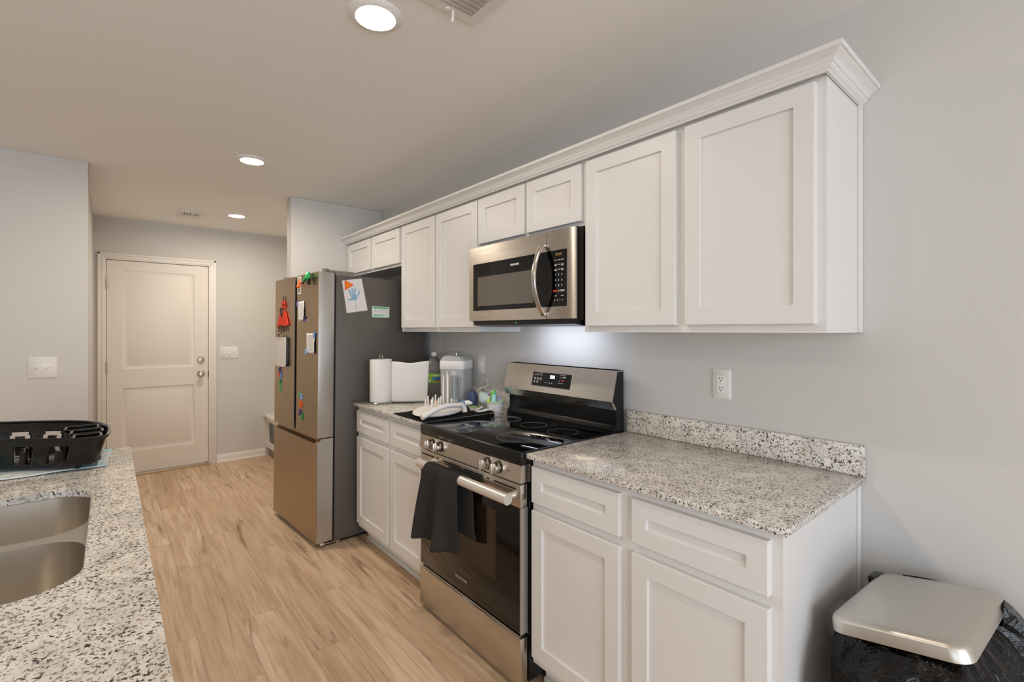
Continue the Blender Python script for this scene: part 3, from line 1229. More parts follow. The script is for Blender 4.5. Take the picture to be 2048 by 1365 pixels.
for r_, row in enumerate(('123', '456', '789')):
    for c_, ch in enumerate(row):
        m.text(ch, .0115, (XK, 1.031 - c_ * .0185, 1.626 - r_ * .0235), RX, UP)
m.text('0', .0115, (XK, 1.0125, 1.5555), RX, UP)
m.text('START', .0095, (XK, .991, 1.5555), RX, UP, bold=.0002)


def kd(y, z, w, h=.0022):
    m.prism([(y - w / 2, z - h / 2), (y + w / 2, z - h / 2), (y + w / 2, z + h / 2), (y - w / 2, z + h / 2)], FX(XK), -.0004, .0006)


for z_, two in ((1.690, 0), (1.670, 1), (1.649, 1)):
    for c_ in range(3):
        kd(1.031 - c_ * .020, z_, .013 if c_ < 2 else .016)
        if two and c_ != 1:
            kd(1.031 - c_ * .020, z_ - .0045, .012)
kd(1.031, 1.534, .014)
kd(.991, 1.534, .014)
for c_ in range(4):
    m.text('ov'[c_ == 2], .010, (XK, 1.036 - c_ * .0155, 1.516), RX, UP)
m.build('legend', PRINTW, kp)
m = MB()
m.text('STOP', .0095, (XK, 1.034, 1.5555), RX, UP, bold=.0003)
m.build('red_legend', PRINTR, kp)
m = MB()
m.text('88:88', .017, (XK, 1.0125, 1.714), RX, UP)
m.build('clock', LEDA, kp)
m = MB()
hp, hr = [], []
for i in range(29):
    s = i / 28
    q = math.sin(PI * s)
    hp.append((MXF - .008 - .058 * q ** .8, 1.103, 1.452 + s * .318))
    hr.append(.0145)
m.tube(hp, hr, 14, flat=.55, up=(1, 0, 0))
m.box(MXF - .014, MXF + .002, 1.089, 1.117, 1.448, 1.466, .003)
m.box(MXF - .014, MXF + .002, 1.089, 1.117, 1.756, 1.774, .003)
m.build('handle', pmat('satin_steel', (206, 201, 194), .2, metal=1.0), md)

# ------------------------------------------------------------------ refrigerator
FO = Vector((-.870, 2.652, 0))
FROT = (0, .010, .060)
FM = Matrix.Translation(FO) @ Matrix.Rotation(.060, 4, 'Z') @ Matrix.Rotation(.010, 4, 'Y')
fr = thing('refrigerator', 'stainless french-door refrigerator with dark grey side panel', 'refrigerator', FO, rot=FROT, off=(0, 0, 0))
FW = .815
m = MB()
m.box(.118, .80, .004, FW - .004, .022, 1.742, .004)
m.build('body', FSIDE, fr)
m = MB()
m.box(.100, .120, .012, FW - .012, .05, 1.735)
m.box(.052, .10, .36, .45, .70, 1.742)
m.build('gasket', BPLAS, fr)


def fdoor(u0, u1, gap_at):
    m = MB()
    g = .016
    if gap_at == 'hi':
        pl = [(0, u0), (.102, u0), (.102, u1 - .012), (.05, u1 - .012), (.004, u1), (0, u1)]
    else:
        pl = [(0, u0), (.004, u0), (.05, u0 + .012), (.102, u0 + .012), (.102, u1), (0, u1)]
    m.prism(pl, lambda a, b_, d: (a, b_, d), .700, 1.757)
    d_ = m.build('door', FSTEEL, fr)
    e = MB()
    if gap_at == 'hi':
        e.box(.0035, .1025, u0 - .0015, u0 + .001, .7005, 1.7565, .0006)
    else:
        e.box(.0005, .006, u0 - .0012, u0 + .001, .7005, 1.7565)
    e.build('edge', FEDGE, d_)
    return d_


fdoor(0, .366, 'hi')
fdoor(.421, FW, 'lo')
m = MB()
m.prism([(0, .036), (.102, .036), (.102, .694), (.060, .694), (.052, .662), (.010, .660), (0, .664)], lambda a, b_, d: (a, d, b_), .036, FW - .036)
m.prism([(0, .036), (.102, .036), (.102, .694), (.030, .694), (0, .664)], lambda a, b_, d: (a, d, b_), 0, .036)
m.prism([(0, .036), (.102, .036), (.102, .694), (.030, .694), (0, .664)], lambda a, b_, d: (a, d, b_), FW - .036, FW)
fz = m.build('freezer_drawer', FSTEEL, fr)
e = MB()
e.prism([(.0035, .037), (.1025, .037), (.1025, .6935), (.032, .6935), (.0035, .666)], lambda a, b_, d: (a, d, b_), -.0015, .001)
e.build('edge', FEDGE, fz)
HTAUPE = pmat('hinge_taupe', (132, 122, 110), .5)
for (a, b_) in ((.012, .095), (FW - .095, FW - .012)):
    m = MB()
    m.box(.118, .245, a, b_, 1.742, 1.775, .004)
    m.box(.075, .13, a + .008, b_ - .02, 1.759, 1.776, .003)
    m.cyl((.062, (a + b_) / 2 - .01, 1.757), (.062, (a + b_) / 2 - .01, 1.783), .022, n=20)
    m.build('hinge_cover', HTAUPE, fr)
m = MB()
m.box(.03, .16, .006, .05, .016, .024, .002)
m.cyl((.05, .024, .010), (.05, .024, .030), .018, n=16)
m.cyl((.15, .026, .0), (.15, .026, .026), .015, n=16)
m.build('foot_bracket', CHROME, fr)
m = MB()
m.box(.12, .75, .03, FW - .03, .004, .024)
m.build('base_grille', BPLAS, fr)
for (a, b_) in ((.16, FW - .05), (.70, .05), (.70, FW - .05)):
    MB().cyl((a, b_, .0 if a < .5 else .006), (a, b_, .024), .016, n=12).build('foot', BPLAS, fr)


def FL(p):
    return FM @ Vector(p)


def on_front(name, lab, cat, u, z, group=None):
    """thing fixed on the fridge doors, centre at (u, z)"""
    c = Vector((0, u, z))
    return thing(name, lab, cat, FL(c), group, FROT, c)


def front_single(name, lab, cat, u, z, mb, mat, group=None, solid=0.0):
    c = Vector((0, u, z))
    return single(name, lab, cat, FL(c), mb, mat, group, FROT, c, solid=solid)


def fbox(mb, u0, u1, z0, z1, d0, d1, bev=0.001):
    return mb.box(-d1, -d0, min(u0, u1), max(u0, u1), z0, z1, bev)


GRPM = 'letter magnets on the fridge'


def letter(ch, u, z, size, mat, lab, lift=.0005):
    m = MB()
    m.text(ch, size, (-lift - .003, u, z), RX, UP, depth=.003, bold=.0012)
    front_single('letter_magnet', lab, 'magnet', u, z, m, mat, GRPM)


letter('G', .690, 1.093, .058, C_PURPLE, 'dark purple letter magnet just below the small whiteboard on the far fridge door')
letter('I', .722, 1.058, .052, C_ORANGE, 'slim orange letter magnet under the dark purple letter on the far fridge door')
letter('J', .672, 1.056, .052, C_BLUE, 'light blue letter magnet beside the slim orange one on the far fridge door')
letter('K', .684, 1.000, .052, C_GREEN, 'deep green letter magnet, upper of the two greens on the far fridge door')
letter('E', .684, .950, .052, C_GREEN2, 'pale green letter magnet, lowest magnet on the far fridge door')
letter('I', .300, .945, .056, C_GREEN2, 'pale green bar-shaped letter magnet touching a light blue letter on the near fridge door')
letter('B', .262, .938, .056, C_LBLUE, 'light blue letter magnet above the single orange letter on the near fridge door')
letter('D', .274, .885, .060, C_ORANGE, 'thick orange letter magnet, middle of the column on the near fridge door')
letter('P', .286, .829, .056, C_PURPLE, 'purple-blue round letter magnet at the bottom of the near fridge door column')
letter('J', .246, .812, .056, C_GREEN, 'bright green letter magnet, lowest on the near fridge door')

# photo strip with star magnet
t = on_front('photo_strip', 'white photo-booth strip at the top of the near fridge door', 'photo', .326, 1.69)
m = MB()
m.holed([(.294, 1.632), (.358, 1.632), (.358, 1.750), (.294, 1.750)],
        [[(.301, 1.717), (.351, 1.717), (.351, 1.744), (.301, 1.744)], [(.301, 1.678), (.351, 1.678), (.351, 1.710), (.301, 1.710)], [(.301, 1.638), (.351, 1.638), (.351, 1.670), (.301, 1.670)]],
        lambda u, v, d: (d, u, v), -.0014, -.0004)
m.build('border', PAPER, t)
m = MB()
fbox(m, .299, .353, 1.636, 1.746, .0003, .0009, 0)
m.build('print', PHOTOG, t)
m = MB()
star = []
for k in range(10):
    r = .024 if k % 2 == 0 else .011
    star.append((.312 + r * math.sin(2 * PI * k / 10), 1.703 + r * math.cos(2 * PI * k / 10)))
m.prism(star, lambda u, v, d: (d, u, v), -.0095, -.0018)
m.lathe([(.0, .018), (.009, .014), (.012, .006), (.012, 0)], M=Matrix.Translation((-.002, .328, 1.683)) @ Matrix.Rotation(-PI / 2, 4, 'Y'), n=16)
front_single('star_magnet', 'orange star magnet pinning the photo strip', 'magnet', .312, 1.703, m, C_ORANGE)
# green clip figure with dark tips
t = on_front('clip_magnet', 'green clip magnet with black tips at the top edge of the fridge door', 'magnet', .12, 1.725)
m = MB()
m.tube([(-.012, .13, 1.762), (-.02, .125, 1.745), (-.022, .118, 1.722), (-.016, .11, 1.706)], [.008, .016, .018, .010], 12)
m.tube([(-.016, .125, 1.735), (-.03, .155, 1.718), (-.03, .165, 1.706)], [.010, .008, .006], 10)
m.tube([(-.016, .11, 1.725), (-.03, .075, 1.722), (-.028, .058, 1.726)], [.012, .009, .006], 10)
m.build('body', C_GREEN, t)
m = MB()
m.tube([(-.012, .165, 1.722), (-.02, .205, 1.70), (-.012, .222, 1.692)], [.006, .006, .004], 10)
m.build('black_tip', BPLAS, t)
m = MB()
m.tube([(-.016, .112, 1.716), (-.024, .105, 1.692), (-.014, .10, 1.680)], [.011, .010, .008], 10)
m.build('black_tip', BPLAS, t)


def note(name, lab, uc, zc, w, h, rot, rows, curl):
    t = on_front(name, lab, 'note', uc, zc)
    ca, sa = math.cos(rot), math.sin(rot)

    def P(a, b_, d):
        return (-d, uc + a * ca - b_ * sa, zc + a * sa + b_ * ca)

    def f(s, q):
        a, b_ = (s - .5) * w, (q - .5) * h
        d = .0012 + curl * max(0, (.5 - s)) ** 2 * 4 * (1 if q < .6 else .5)
        return P(a, b_, d)
    m = MB()
    m.grid(f, 12, 12)
    m.build('sheet', PAPER, t, solid=.0004)
    m = MB()
    for k in range(rows):
        b_ = h * (.42 - .8 * k / rows)
        a0, a1 = -.30 * w, .36 * w - (k % 3) * .05 * w
        d = .0018 + curl * .55
        m.faces([P(a0, b_, d), P(a1, b_, .0018), P(a1, b_ + .0014, .0018), P(a0, b_ + .0014, d)], [[0, 1, 2, 3]])
    m.build('ink_lines', INK, t)
    return t


note('paper_note', 'narrow handwritten note with purple magnets, upper of two notes on the near fridge door', .283, 1.515, .115, .128, -.06, 11, .006)
note('paper_note', 'wide handwritten note with blue magnets, lower of two notes on the near fridge door', .112, 1.300, .150, .130, -.02, 12, .008)


def small_magnet(u, z, ch, mat, lab):
    m = MB()
    m.text(ch, .046, (-.006, u, z), RX, UP, depth=.003, bold=.0016)
    front_single('letter_magnet', lab, 'magnet', u, z, m, mat, GRPM)


small_magnet(.350, 1.563, 'I', C_LPURPLE, 'lilac letter magnet at the top corner of the upper note')
small_magnet(.216, 1.458, 'K', C_PURPLE, 'purple letter magnet at the bottom corner of the upper note')
small_magnet(.044, 1.352, 'B', C_BLUE, 'mid-blue letter magnet at the top corner of the lower note')
small_magnet(.178, 1.243, 'D', C_LBLUE, 'pale blue letter magnet at the bottom corner of the lower note')

# little dry-erase board
t = on_front('whiteboard', 'small white dry-erase board with a black back on the far fridge door', 'whiteboard', .66, 1.232)
m = MB()
m.prism(rrect(.520, .748, 1.128, 1.338, .022, 5), lambda u, v, d: (d, u, v), -.014, -.002)
m.build('back', BPLAS, t)
m = MB()
m.prism(rrect(.536, .752, 1.124, 1.336, .024, 5), lambda u, v, d: (d, u, v), -.0185, -.0135)
m.build('board', WBOARD, t)
m = MB()
m.tube([(-.016, .69, 1.342), (-.03, .65, 1.352), (-.022, .62, 1.362)], .0035, 8)
m.build('marker_clip', C_BROWN, t)
# red felt ornament
t = on_front('felt_ornament', 'red felt ornament with brown cords above the whiteboard', 'decoration', .62, 1.50)
m = MB()
m.prism([(.612, 1.596), (.640, 1.600), (.660, 1.570), (.632, 1.556), (.640, 1.535), (.605, 1.552), (.585, 1.540), (.590, 1.575)], lambda u, v, d: (d, u, v), -.011, -.003)
m.prism([(.600, 1.530), (.575, 1.515), (.515, 1.430), (.520, 1.418), (.600, 1.416), (.66, 1.425), (.735, 1.405), (.728, 1.430), (.68, 1.515), (.64, 1.478)],
        lambda u, v, d: (d, u, v), -.012, -.003)
m.build('felt', C_RED, t)
m = MB()
m.tube([(-.006, .616, 1.628), (-.008, .618, 1.60), (-.012, .612, 1.565), (-.014, .585, 1.572)], .004, 8)
m.build('cord', C_BROWN, t)
m = MB()
m.tube([(-.008, .66, 1.55), (-.010, .675, 1.52), (-.010, .64, 1.48), (-.010, .60, 1.53)], .006, 8)
m.build('cord', C_BROWN, t)
for u0, u1, z1 in ((.69, .705, 1.372), (.66, .652, 1.366), (.64, .645, 1.38), (.60, .605, 1.385), (.57, .555, 1.378)):
    m = MB()
    m.tube([(-.008, u0, 1.424), (-.010, (u0 + u1) / 2 + .004, 1.40), (-.008, u1, z1)], .0045, 8)
    m.build('tassel', C_BROWN, t)


# things on the grey side of the fridge
def on_side(name, lab, cat, n, z, group=None):
    c = Vector((n, 0, z))
    return thing(name, lab, cat, FL(c), group, FROT, c)


SM = lambda u, v, d: (u, .004 - d, v)
t = on_side('handprint_art', 'white sheet with a pale blue handprint on the fridge side', 'artwork', .24, 1.62)
m = MB()
pq = [(.154, 1.712), (.290, 1.737), (.336, 1.524), (.189, 1.500)]
m.prism(pq, SM, .0006, .0012)
m.build('sheet', PAPER, t)
m = MB()


def blob(cx, cy, rx, ry, rot=0, n=20):
    ca, sa = math.cos(rot), math.sin(rot)
    m.prism([(cx + rx * math.cos(a) * ca - ry * math.sin(a) * sa, cy + rx * math.cos(a) * sa + ry * math.sin(a) * ca) for a in [2 * PI * k / n for k in range(n)]], SM, .0010, .0016)


blob(.2395, 1.607, .0225, .021, .2)
blob(.2110, 1.636, .0065, .024, .42)
blob(.2270, 1.646, .0062, .026, .2)
blob(.2440, 1.650, .0060, .025, -.02)
blob(.2710, 1.636, .0055, .022, -.42)
blob(.2100, 1.590, .019, .0058, .06)
m.build('handprint', C_HAND, t)
m = MB()
m.prism([(.2425, 1.588), (.2437, 1.588), (.2585, 1.513), (.2570, 1.513)], SM, .0010, .0015)
m.build('pencil_line', INKB, t)
m = MB()
tri = [(.172, 1.715), (.233, 1.690), (.175, 1.650)]
m.prism(tri, SM, .0016, .0075)
c_ = (sum(p[0] for p in tri) / 3, sum(p[1] for p in tri) / 3)
tr = single('triangle_magnet', 'translucent orange triangle magnet holding the handprint sheet', 'magnet', FL((c_[0], 0, c_[1])), m, C_ORANGE, None, FROT, (c_[0], 0, c_[1]))
m = MB()
ti = [(c_[0] + (p[0] - c_[0]) * .52, c_[1] + (p[1] - c_[1]) * .52) for p in tri]
m.prism(ti, SM, .0070, .0085)
m.build('centre', C_ORANGE2, tr)
t = on_side('info_card', 'small green and white printed card magnet on the fridge side', 'card', .434, 1.516)
m = MB()
m.prism(rrect(.368, .500, 1.478, 1.554, .006, 4), SM, .0006, .0014)
m.build('card', C_CARD, t)
m = MB()
m.prism([(.378, 1.540), (.490, 1.540), (.490, 1.549), (.378, 1.549)], SM, .0012, .0018)
for k in range(3):
    m.prism([(.378, 1.496 - k * .006), (.470 - k * .012, 1.496 - k * .006), (.470 - k * .012, 1.4985 - k * .006), (.378, 1.4985 - k * .006)], SM, .0012, .0016)
m.build('green_print', C_CARDG, t)
m = MB()
m.prism([(.376, 1.505), (.492, 1.505), (.492, 1.536), (.376, 1.536)], SM, .0012, .0015)
m.build('white_box', PAPER, t)
m = MB()
for k in range(4):
    m.prism([(.381 + k * .028, 1.527), (.399 + k * .028, 1.527), (.399 + k * .028, 1.5295), (.381 + k * .028, 1.5295)], SM, .0014, .0018)
    m.prism([(.381 + k * .028, 1.516), (.401 + k * .028, 1.516), (.401 + k * .028, 1.518), (.381 + k * .028, 1.518)], SM, .0014, .0018)
m.build('small_print', C_CARDR, t)

# ------------------------------------------------------------------ island with sink
IX0, IX1, IY0, IY1 = -2.86, -1.798, -.22, 2.022
isl = thing('kitchen_island', 'white island base under the sink counter', 'island', ((IX0 + IX1) / 2, .9, 0))
m = MB()
m.box(-1.85, -1.83, IY0 + .03, IY1 - .03, .1, .893)
m.box(-2.55, -2.53, IY0 + .03, IY1 - .03, 0, .893)
m.box(-2.53, -1.85, IY0 + .03, IY0 + .05, .0, .893)
m.box(-2.53, -1.85, IY1 - .05, IY1 - .03, .0, .893)
m.box(-2.53, -1.85, IY0 + .05, IY1 - .05, .1, .12)
m.box(-1.92, -1.90, IY0 + .05, IY1 - .05, 0, .1)
m.build('body', CAB, isl)
for k in range(4):
    y0 = IY0 + .05 + k * .54
    m = MB()
    shaker(m, lambda u, v, d: (-1.811 - d, u, v), y0, y0 + .52, .138, .866)
    m.build('door', CAB, isl)
it = thing('island_countertop', 'long speckled granite island countertop with the sink cut into it', 'countertop', ((IX0 + IX1) / 2, .9, .894), 'granite countertops')
SK = rrect(-2.335, -1.902, .742, 1.482, .095, 10)
m = MB()
m.holed(rrect(IX0, IX1, IY0, IY1, [.012, .012, .012, .012], 4), [SK], FZ(.914), 0, .020)
m.build('slab', GRAN, it)
sk = thing('sink', 'undermount stainless double-bowl sink in the island', 'sink', (-2.12, 1.11, .7))
fl = MB()
B1 = rrect(-2.332, -1.905, 1.128, 1.480, .085, 10)
B2 = rrect(-2.332, -1.905, .744, 1.086, .085, 10)
fl.holed(rrect(-2.40, -1.872, .70, 1.525, .06, 5), [B1, B2], FZ(.8935), 0, .0012)
fl.build('flange', SINK, sk)
for lp, cy in ((B1, 1.304), (B2, .915)):
    bw = MB()
    n = len(lp)
    cx = -2.1185
    levels = [(.8930, 0.0), (.86, .001), (.80, .004), (.74, .009), (.722, .016), (.712, .030), (.708, .05)]
    vs, fs = [], []
    for z, ins in levels:
        for (x, y) in lp:
            dx, dy = x - cx, y - cy
            L = math.hypot(dx, dy)
            vs.append((x - dx / L * ins, y - dy / L * ins, z))
    vs.append((cx, cy, .703))
    for k in range(len(levels) - 1):
        for i in range(n):
            fs.append([k * n + i, (k + 1) * n + i, (k + 1) * n + (i + 1) % n, k * n + (i + 1) % n])
    for i in range(n):
        fs.append([(len(levels) - 1) * n + i, len(vs) - 1, (len(levels) - 1) * n + (i + 1) % n])
    bw.faces(vs, fs, True, fix=False)
    bo = bw.build('bowl', SINK, sk, angle=60)
    d_ = MB()
    d_.lathe([(.0, .001), (.022, .001), (.034, .004), (.044, .005), (.044, .002)], (cx, cy, .703), 28)
    d_.build('drain', CHROME, bo)

# ------------------------------------------------------------------ dish rack and towel on the island
tt = MB()
TT = [(-1.868, 1.715), (-1.852, 1.99), (-2.02, 2.0), (-2.62, 1.99), (-2.62, 1.715)]


def tea(u, v):
    x = -2.62 + u * (.752 + .014 * v)
    y = 1.715 + v * .285
    return (x, y, .9195 + .0018 * math.sin(x * 31) * math.sin(y * 27) + (.004 if (u > .93) else 0) * math.sin(v * 6) * .5)


tt.grid(tea, 60, 24)
single('tea_towel', 'pale blue and teal tea towel spread flat under the black dish rack', 'towel', (-2.2, 1.85, .915), tt, TEATOWEL, solid=.003, angle=70)

dr = thing('dish_rack', 'glossy black plastic dish drainer on the far end of the island', 'dish rack', (-2.15, 1.92, .925))
RIM = [(-1.884, 1.664), (-1.870, 1.690), (-1.863, 1.76), (-1.862, 1.83), (-1.866, 1.90), (-1.885, 1.98), (-1.925, 2.055), (-1.985, 2.105), (-2.06, 2.145),
       (-2.18, 2.19), (-2.30, 2.235), (-2.375, 2.245), (-2.425, 2.215), (-2.435, 2.15), (-2.42, 2.05), (-2.40, 1.97), (-2.365, 1.91), (-2.30, 1.868),
       (-2.20, 1.812), (-2.10, 1.762), (-2.00, 1.706), (-1.94, 1.672), (-1.905, 1.660)]
cxr, cyr = -2.14, 1.945
# resample the outline evenly
pts = []
for i in range(len(RIM)):
    p, q = Vector(RIM[i]), Vector(RIM[(i + 1) % len(RIM)])
    L = (q - p).length
    k = max(1, int(round(L / .006)))
    pts += [p + (q - p) * j / k for j in range(k)]
NP = len(pts)
for _ in range(6):
    pts = [(pts[i - 1] + pts[i] * 2 + pts[(i + 1) % NP]) / 4 for i in range(NP)]


def rim_z(p):
    return 1.024 + .012 * max(0, min(1, (-1.90 - p.x) / .4))


def wall_pt(p, v):
    c = Vector((cxr, cyr))
    d = (p - c)
    ins = .030 * (1 - v) ** .8
    q = p - d.normalized() * ins
    return Vector((q.x, q.y, .938 + v * (rim_z(p) - .938)))


# arch openings: near and far long walls
acc = [0]
for i in range(NP):
    acc.append(acc[-1] + (pts[(i + 1) % NP] - pts[i]).length)
far_c = [(-2.015, 2.125), (-2.115, 2.165), (-2.215, 2.205)]
near_c = [(-1.985, 1.70), (-2.075, 1.748), (-2.165, 1.793), (-2.255, 1.842)]
base_c = [min(range(NP), key=lambda i: (pts[i] - Vector(c)).length) for c in far_c]
near_i = [min(range(NP), key=lambda i: (pts[i] - Vector(c)).length) for c in near_c]


def open_at(i, v):
    for b_ in base_c:
        s = abs(acc[i] - acc[b_])
        if s < .036 and v < .62 and not (s < .015 and v < .44) and v > .06:
            if s > .026 and v > .5:
                continue
            return True
    for b_ in near_i:
        s = abs(acc[i] - acc[b_])
        if s < .027 and .10 < v < .74 and not (s < .008 and v < .58):
            return True
    return False


m = MB()
NV = 24
vs = [wall_pt(pts[i], j / NV) for j in range(NV + 1) for i in range(NP)]
fs = []
for j in range(NV):
    for i in range(NP):
        if open_at(i, (j + .5) / NV):
            continue
        fs.append([j * NP + i, j * NP + (i + 1) % NP, (j + 1) * NP + (i + 1) % NP, (j + 1) * NP + i])
m.faces(vs, fs, True, fix=False)
m.build('basket', RACK, dr, solid=.003, angle=60)
m = MB()
m.tube([wall_pt(p, 1.0) for p in pts[::3]], .0055, 8, closed=True)
m.build('rim', RACK, dr)
m = MB()
inner = [wall_pt(p, 0.03) for p in pts[::3]]
m.faces([(q.x, q.y, .9395) for q in inner] + [(q.x, q.y, .9365) for q in inner],
        [list(range(len(inner))), list(range(len(inner), 2 * len(inner)))] + [[i, (i + 1) % len(inner), len(inner) + (i + 1) % len(inner), len(inner) + i] for i in range(len(inner))])
m.build('floor_tray', RACK, dr)
for (x, y) in ((-1.945, 1.708), (-1.92, 1.97), (-2.36, 2.16), (-2.33, 1.93)):
    MB().cyl((x, y, .9238), (x, y, .940), .007, .009, 12).build('foot', RACK, dr)
# cutlery pockets at the end
for (x0, x1, y0, y1, nm) in ((-1.955, -1.885, 1.700, 1.785, 'a'), (-1.965, -1.882, 1.800, 1.885, 'b'), (-1.985, -1.895, 1.900, 1.985, 'c')):
    o = rrect(x0, x1, y0, y1, .020, 5)
    m = MB()
    n = len(o)
    vs = [(x, y, .942) for x, y in o] + [(x, y, 1.021) for x, y in o]
    m.faces(vs, [[i, (i + 1) % n, n + (i + 1) % n, n + i] for i in range(n)], True)
    m.tube([(x, y, 1.021) for x, y in o], .004, 8, closed=True)
    m.build('cutlery_pocket', RACK, dr, solid=.002, angle=60)
# plate prongs
for k in range(7):
    m = MB()
    x = -2.03 - k * .045
    y0 = 1.80 + k * .022
    m.tube([(x, y0, .940), (x, y0 + .01, .985), (x, y0 + .05, .995), (x, y0 + .09, .985), (x, y0 + .10, .940)], .004, 8)
    m.build('prong', RACK, dr)
# cutlery lying in the rack
for k, (p0, p1) in enumerate((((-2.06, 1.85, .9455), (-2.20, 1.93, .9455)), ((-2.10, 1.93, .9455), (-2.27, 2.0, .9455)))):
    m = MB()
    a, b_ = Vector(p0), Vector(p1)
    m.tube([a, a.lerp(b_, .55), a.lerp(b_, .7), a.lerp(b_, .85), b_], [.004, .003, .008, .011, .004], 10, flat=.3)
    single('spoon', ('steel spoon lying at the near side inside the black dish rack', 'steel spoon lying deeper inside the black dish rack')[k], 'spoon', p0, m, CHROME, 'spoons in the dish rack')

# ------------------------------------------------------------------ counter by the fridge
# paper towels on an upright holder
RC = Vector((-.512, 2.485, .9146))
ph = thing('towel_holder', 'wire stand holding the paper towel roll, its loop showing on top', 'holder', RC)
m = MB()
m.lathe([(0, 0), (.078, 0), (.080, .003), (.076, .007), (0, .008)], RC, 40)
m.build('base', CHROME, ph)
m = MB()
m.tube([RC + Vector((0, 0, .006)), RC + Vector((0, 0, .285))], .004, 10)
lp = [RC + Vector((.012 * math.sin(a) * .64 + .0, -.012 * math.sin(a) * .76, .297 - .013 * math.cos(a))) for a in [2 * PI * k / 20 for k in range(20)]]
m.tube(lp, .0018, 8, closed=True)
m.build('rod', CHROME, ph)
pr_ = thing('paper_towel_roll', 'white paper towel roll with one sheet pulled loose', 'paper towels', RC + Vector((0, 0, .009)))
m = MB()
zt = .272
m.lathe([(.020, .0), (.069, 0), (.0702, .003), (.0702, zt - .003), (.069, zt), (.020, zt), (.020, 0)], RC + Vector((0, 0, .009)), 56)
m.build('roll', TOWELP, pr_)
m = MB()


def sheet(u, v):
    a = Vector((-.4635, 2.4335))
    b_ = Vector((-.272, 2.308))
    p = a.lerp(b_, u * (1 + .05 * v * u))
    nrm = Vector((-.55, -.83))
    bow = .012 * math.sin(PI * u) - .01 * u * v
    p = p + nrm * bow
    return (p.x, p.y, .9205 + v * (.262 - .008 * u * (1 - u) * 4) + .003 * math.sin(9 * u) * v)


m.grid(sheet, 30, 20)
m.build('loose_sheet', TOWELP, pr_, solid=.0012)

# big water bottle
WC = Vector((-.118, 2.480, .9142))
wb = thing('water_bottle', 'large clear plastic water jug with a lime green label', 'bottle', WC)
m = MB()
m.lathe([(0, .006), (.05, .002), (.066, .004), (.072, .016), (.070, .03), (.073, .038), (.070, .050), (.073, .062), (.070, .074), (.073, .086), (.070, .098), (.0735, .108),
         (.0735, .172), (.071, .182), (.073, .192), (.066, .215), (.048, .247), (.028, .272), (.018, .282), (.017, .296), (0, .297)], WC, 40)
m.build('shell', PETM, wb)
m = MB()
m.lathe([(.0742, .108), (.0745, .109), (.0745, .171), (.0742, .172)], WC, 40)
lb = m.build('label', C_LABEL, wb)
m = MB()


def lab_patch(a0, a1, z0, z1, r=.0750):
    n = 10
    vs = []
    for z in (z0, z1):
        for k in range(n + 1):
            a = a0 + (a1 - a0) * k / n
            vs.append((WC.x + r * math.cos(a), WC.y + r * math.sin(a), WC.z + z))
    m.faces(vs, [[k, k + 1, n + 2 + k, n + 1 + k] for k in range(n)])


FA = math.atan2(-.442 - WC.y, -1.864 - WC.x)
lab_patch(FA - .15, FA + .95, .125, .150)
m.build('blue_print', C_LABEL2, lb)
m = MB()
lab_patch(FA + .1, FA + .6, .118, .128, .0752)
m.build('red_print', C_LABELR, lb)
m = MB()
lab_patch(FA + .0, FA + .7, .154, .164)
lab_patch(FA - .5, FA - .3, .112, .134)
m.build('pale_print', pmat('label_pale', (220, 226, 196), .5), lb)
m = MB()
m.lathe([(0, .318), (.0185, .317), (.0195, .313), (.0195, .297), (.0185, .292), (0, .292)], WC, 28)
m.build('cap', WPLAS, wb)

# lidded dispenser
DC = Vector((-.135, 2.172, .9142))
dp = thing('dispenser', 'clear square food dispenser with a white collar and domed lid', 'dispenser', DC)
Rz = Matrix.Translation(DC) @ Matrix.Rotation(.58, 4, 'Z') @ Matrix.Translation(-DC)
m = MB()
m.lathe([(0, .002), (.070, .002), (.078, .006), (.082, .03), (.084, .225), (.080, .226), (.078, .03), (.07, .008), (0, .006)], DC, 64, M=Rz, sq=7)
m.build('container', FROST, dp, angle=50)
m = MB()
m.lathe([(.0855, .222), (.0875, .224), (.0875, .272), (.085, .276), (0, .276)], DC, 64, M=Rz, sq=7)
m.build('collar', WPLAS, dp, angle=50)
m = MB()
m.lathe([(.086, .276), (.0865, .280), (.078, .296), (.066, .306), (.040, .310), (0, .311)], DC, 64, M=Rz, sq=6)
ld = m.build('lid', pmat('lid_plastic', (214, 216, 214), .15, trans=.35, ior=1.3), dp, angle=50)
m = MB()
m.lathe([(.010, .310), (.010, .320), (.014, .324), (.033, .326), (.034, .330), (.030, .333), (0, .334)], DC, 32)
m.build('knob', CHROME, ld)
m = MB()
m.lathe([(0, .008), (.066, .010), (.070, .05), (.03, .062), (0, .058)], DC, 40, M=Rz, sq=5)
m.build('contents', pmat('snack_filling', (206, 178, 160), .8, bump=1, bscale=60), dp)

# black drying mat
bm_ = MB()


def matf(u, v):
    x = -.646 + u * .46
    y = 1.706 + v * .318 + .03 * (1 - u) * (v - .5) * .3
    return (x, y, .9190 + .0015 * math.sin(x * 40) * math.sin(y * 33))


bm_.grid(matf, 40, 28)
single('drying_mat', 'black fabric drying mat under the baby bottle rack', 'mat', (-.43, 1.86, .9145), bm_, BMAT, solid=.005, angle=70)

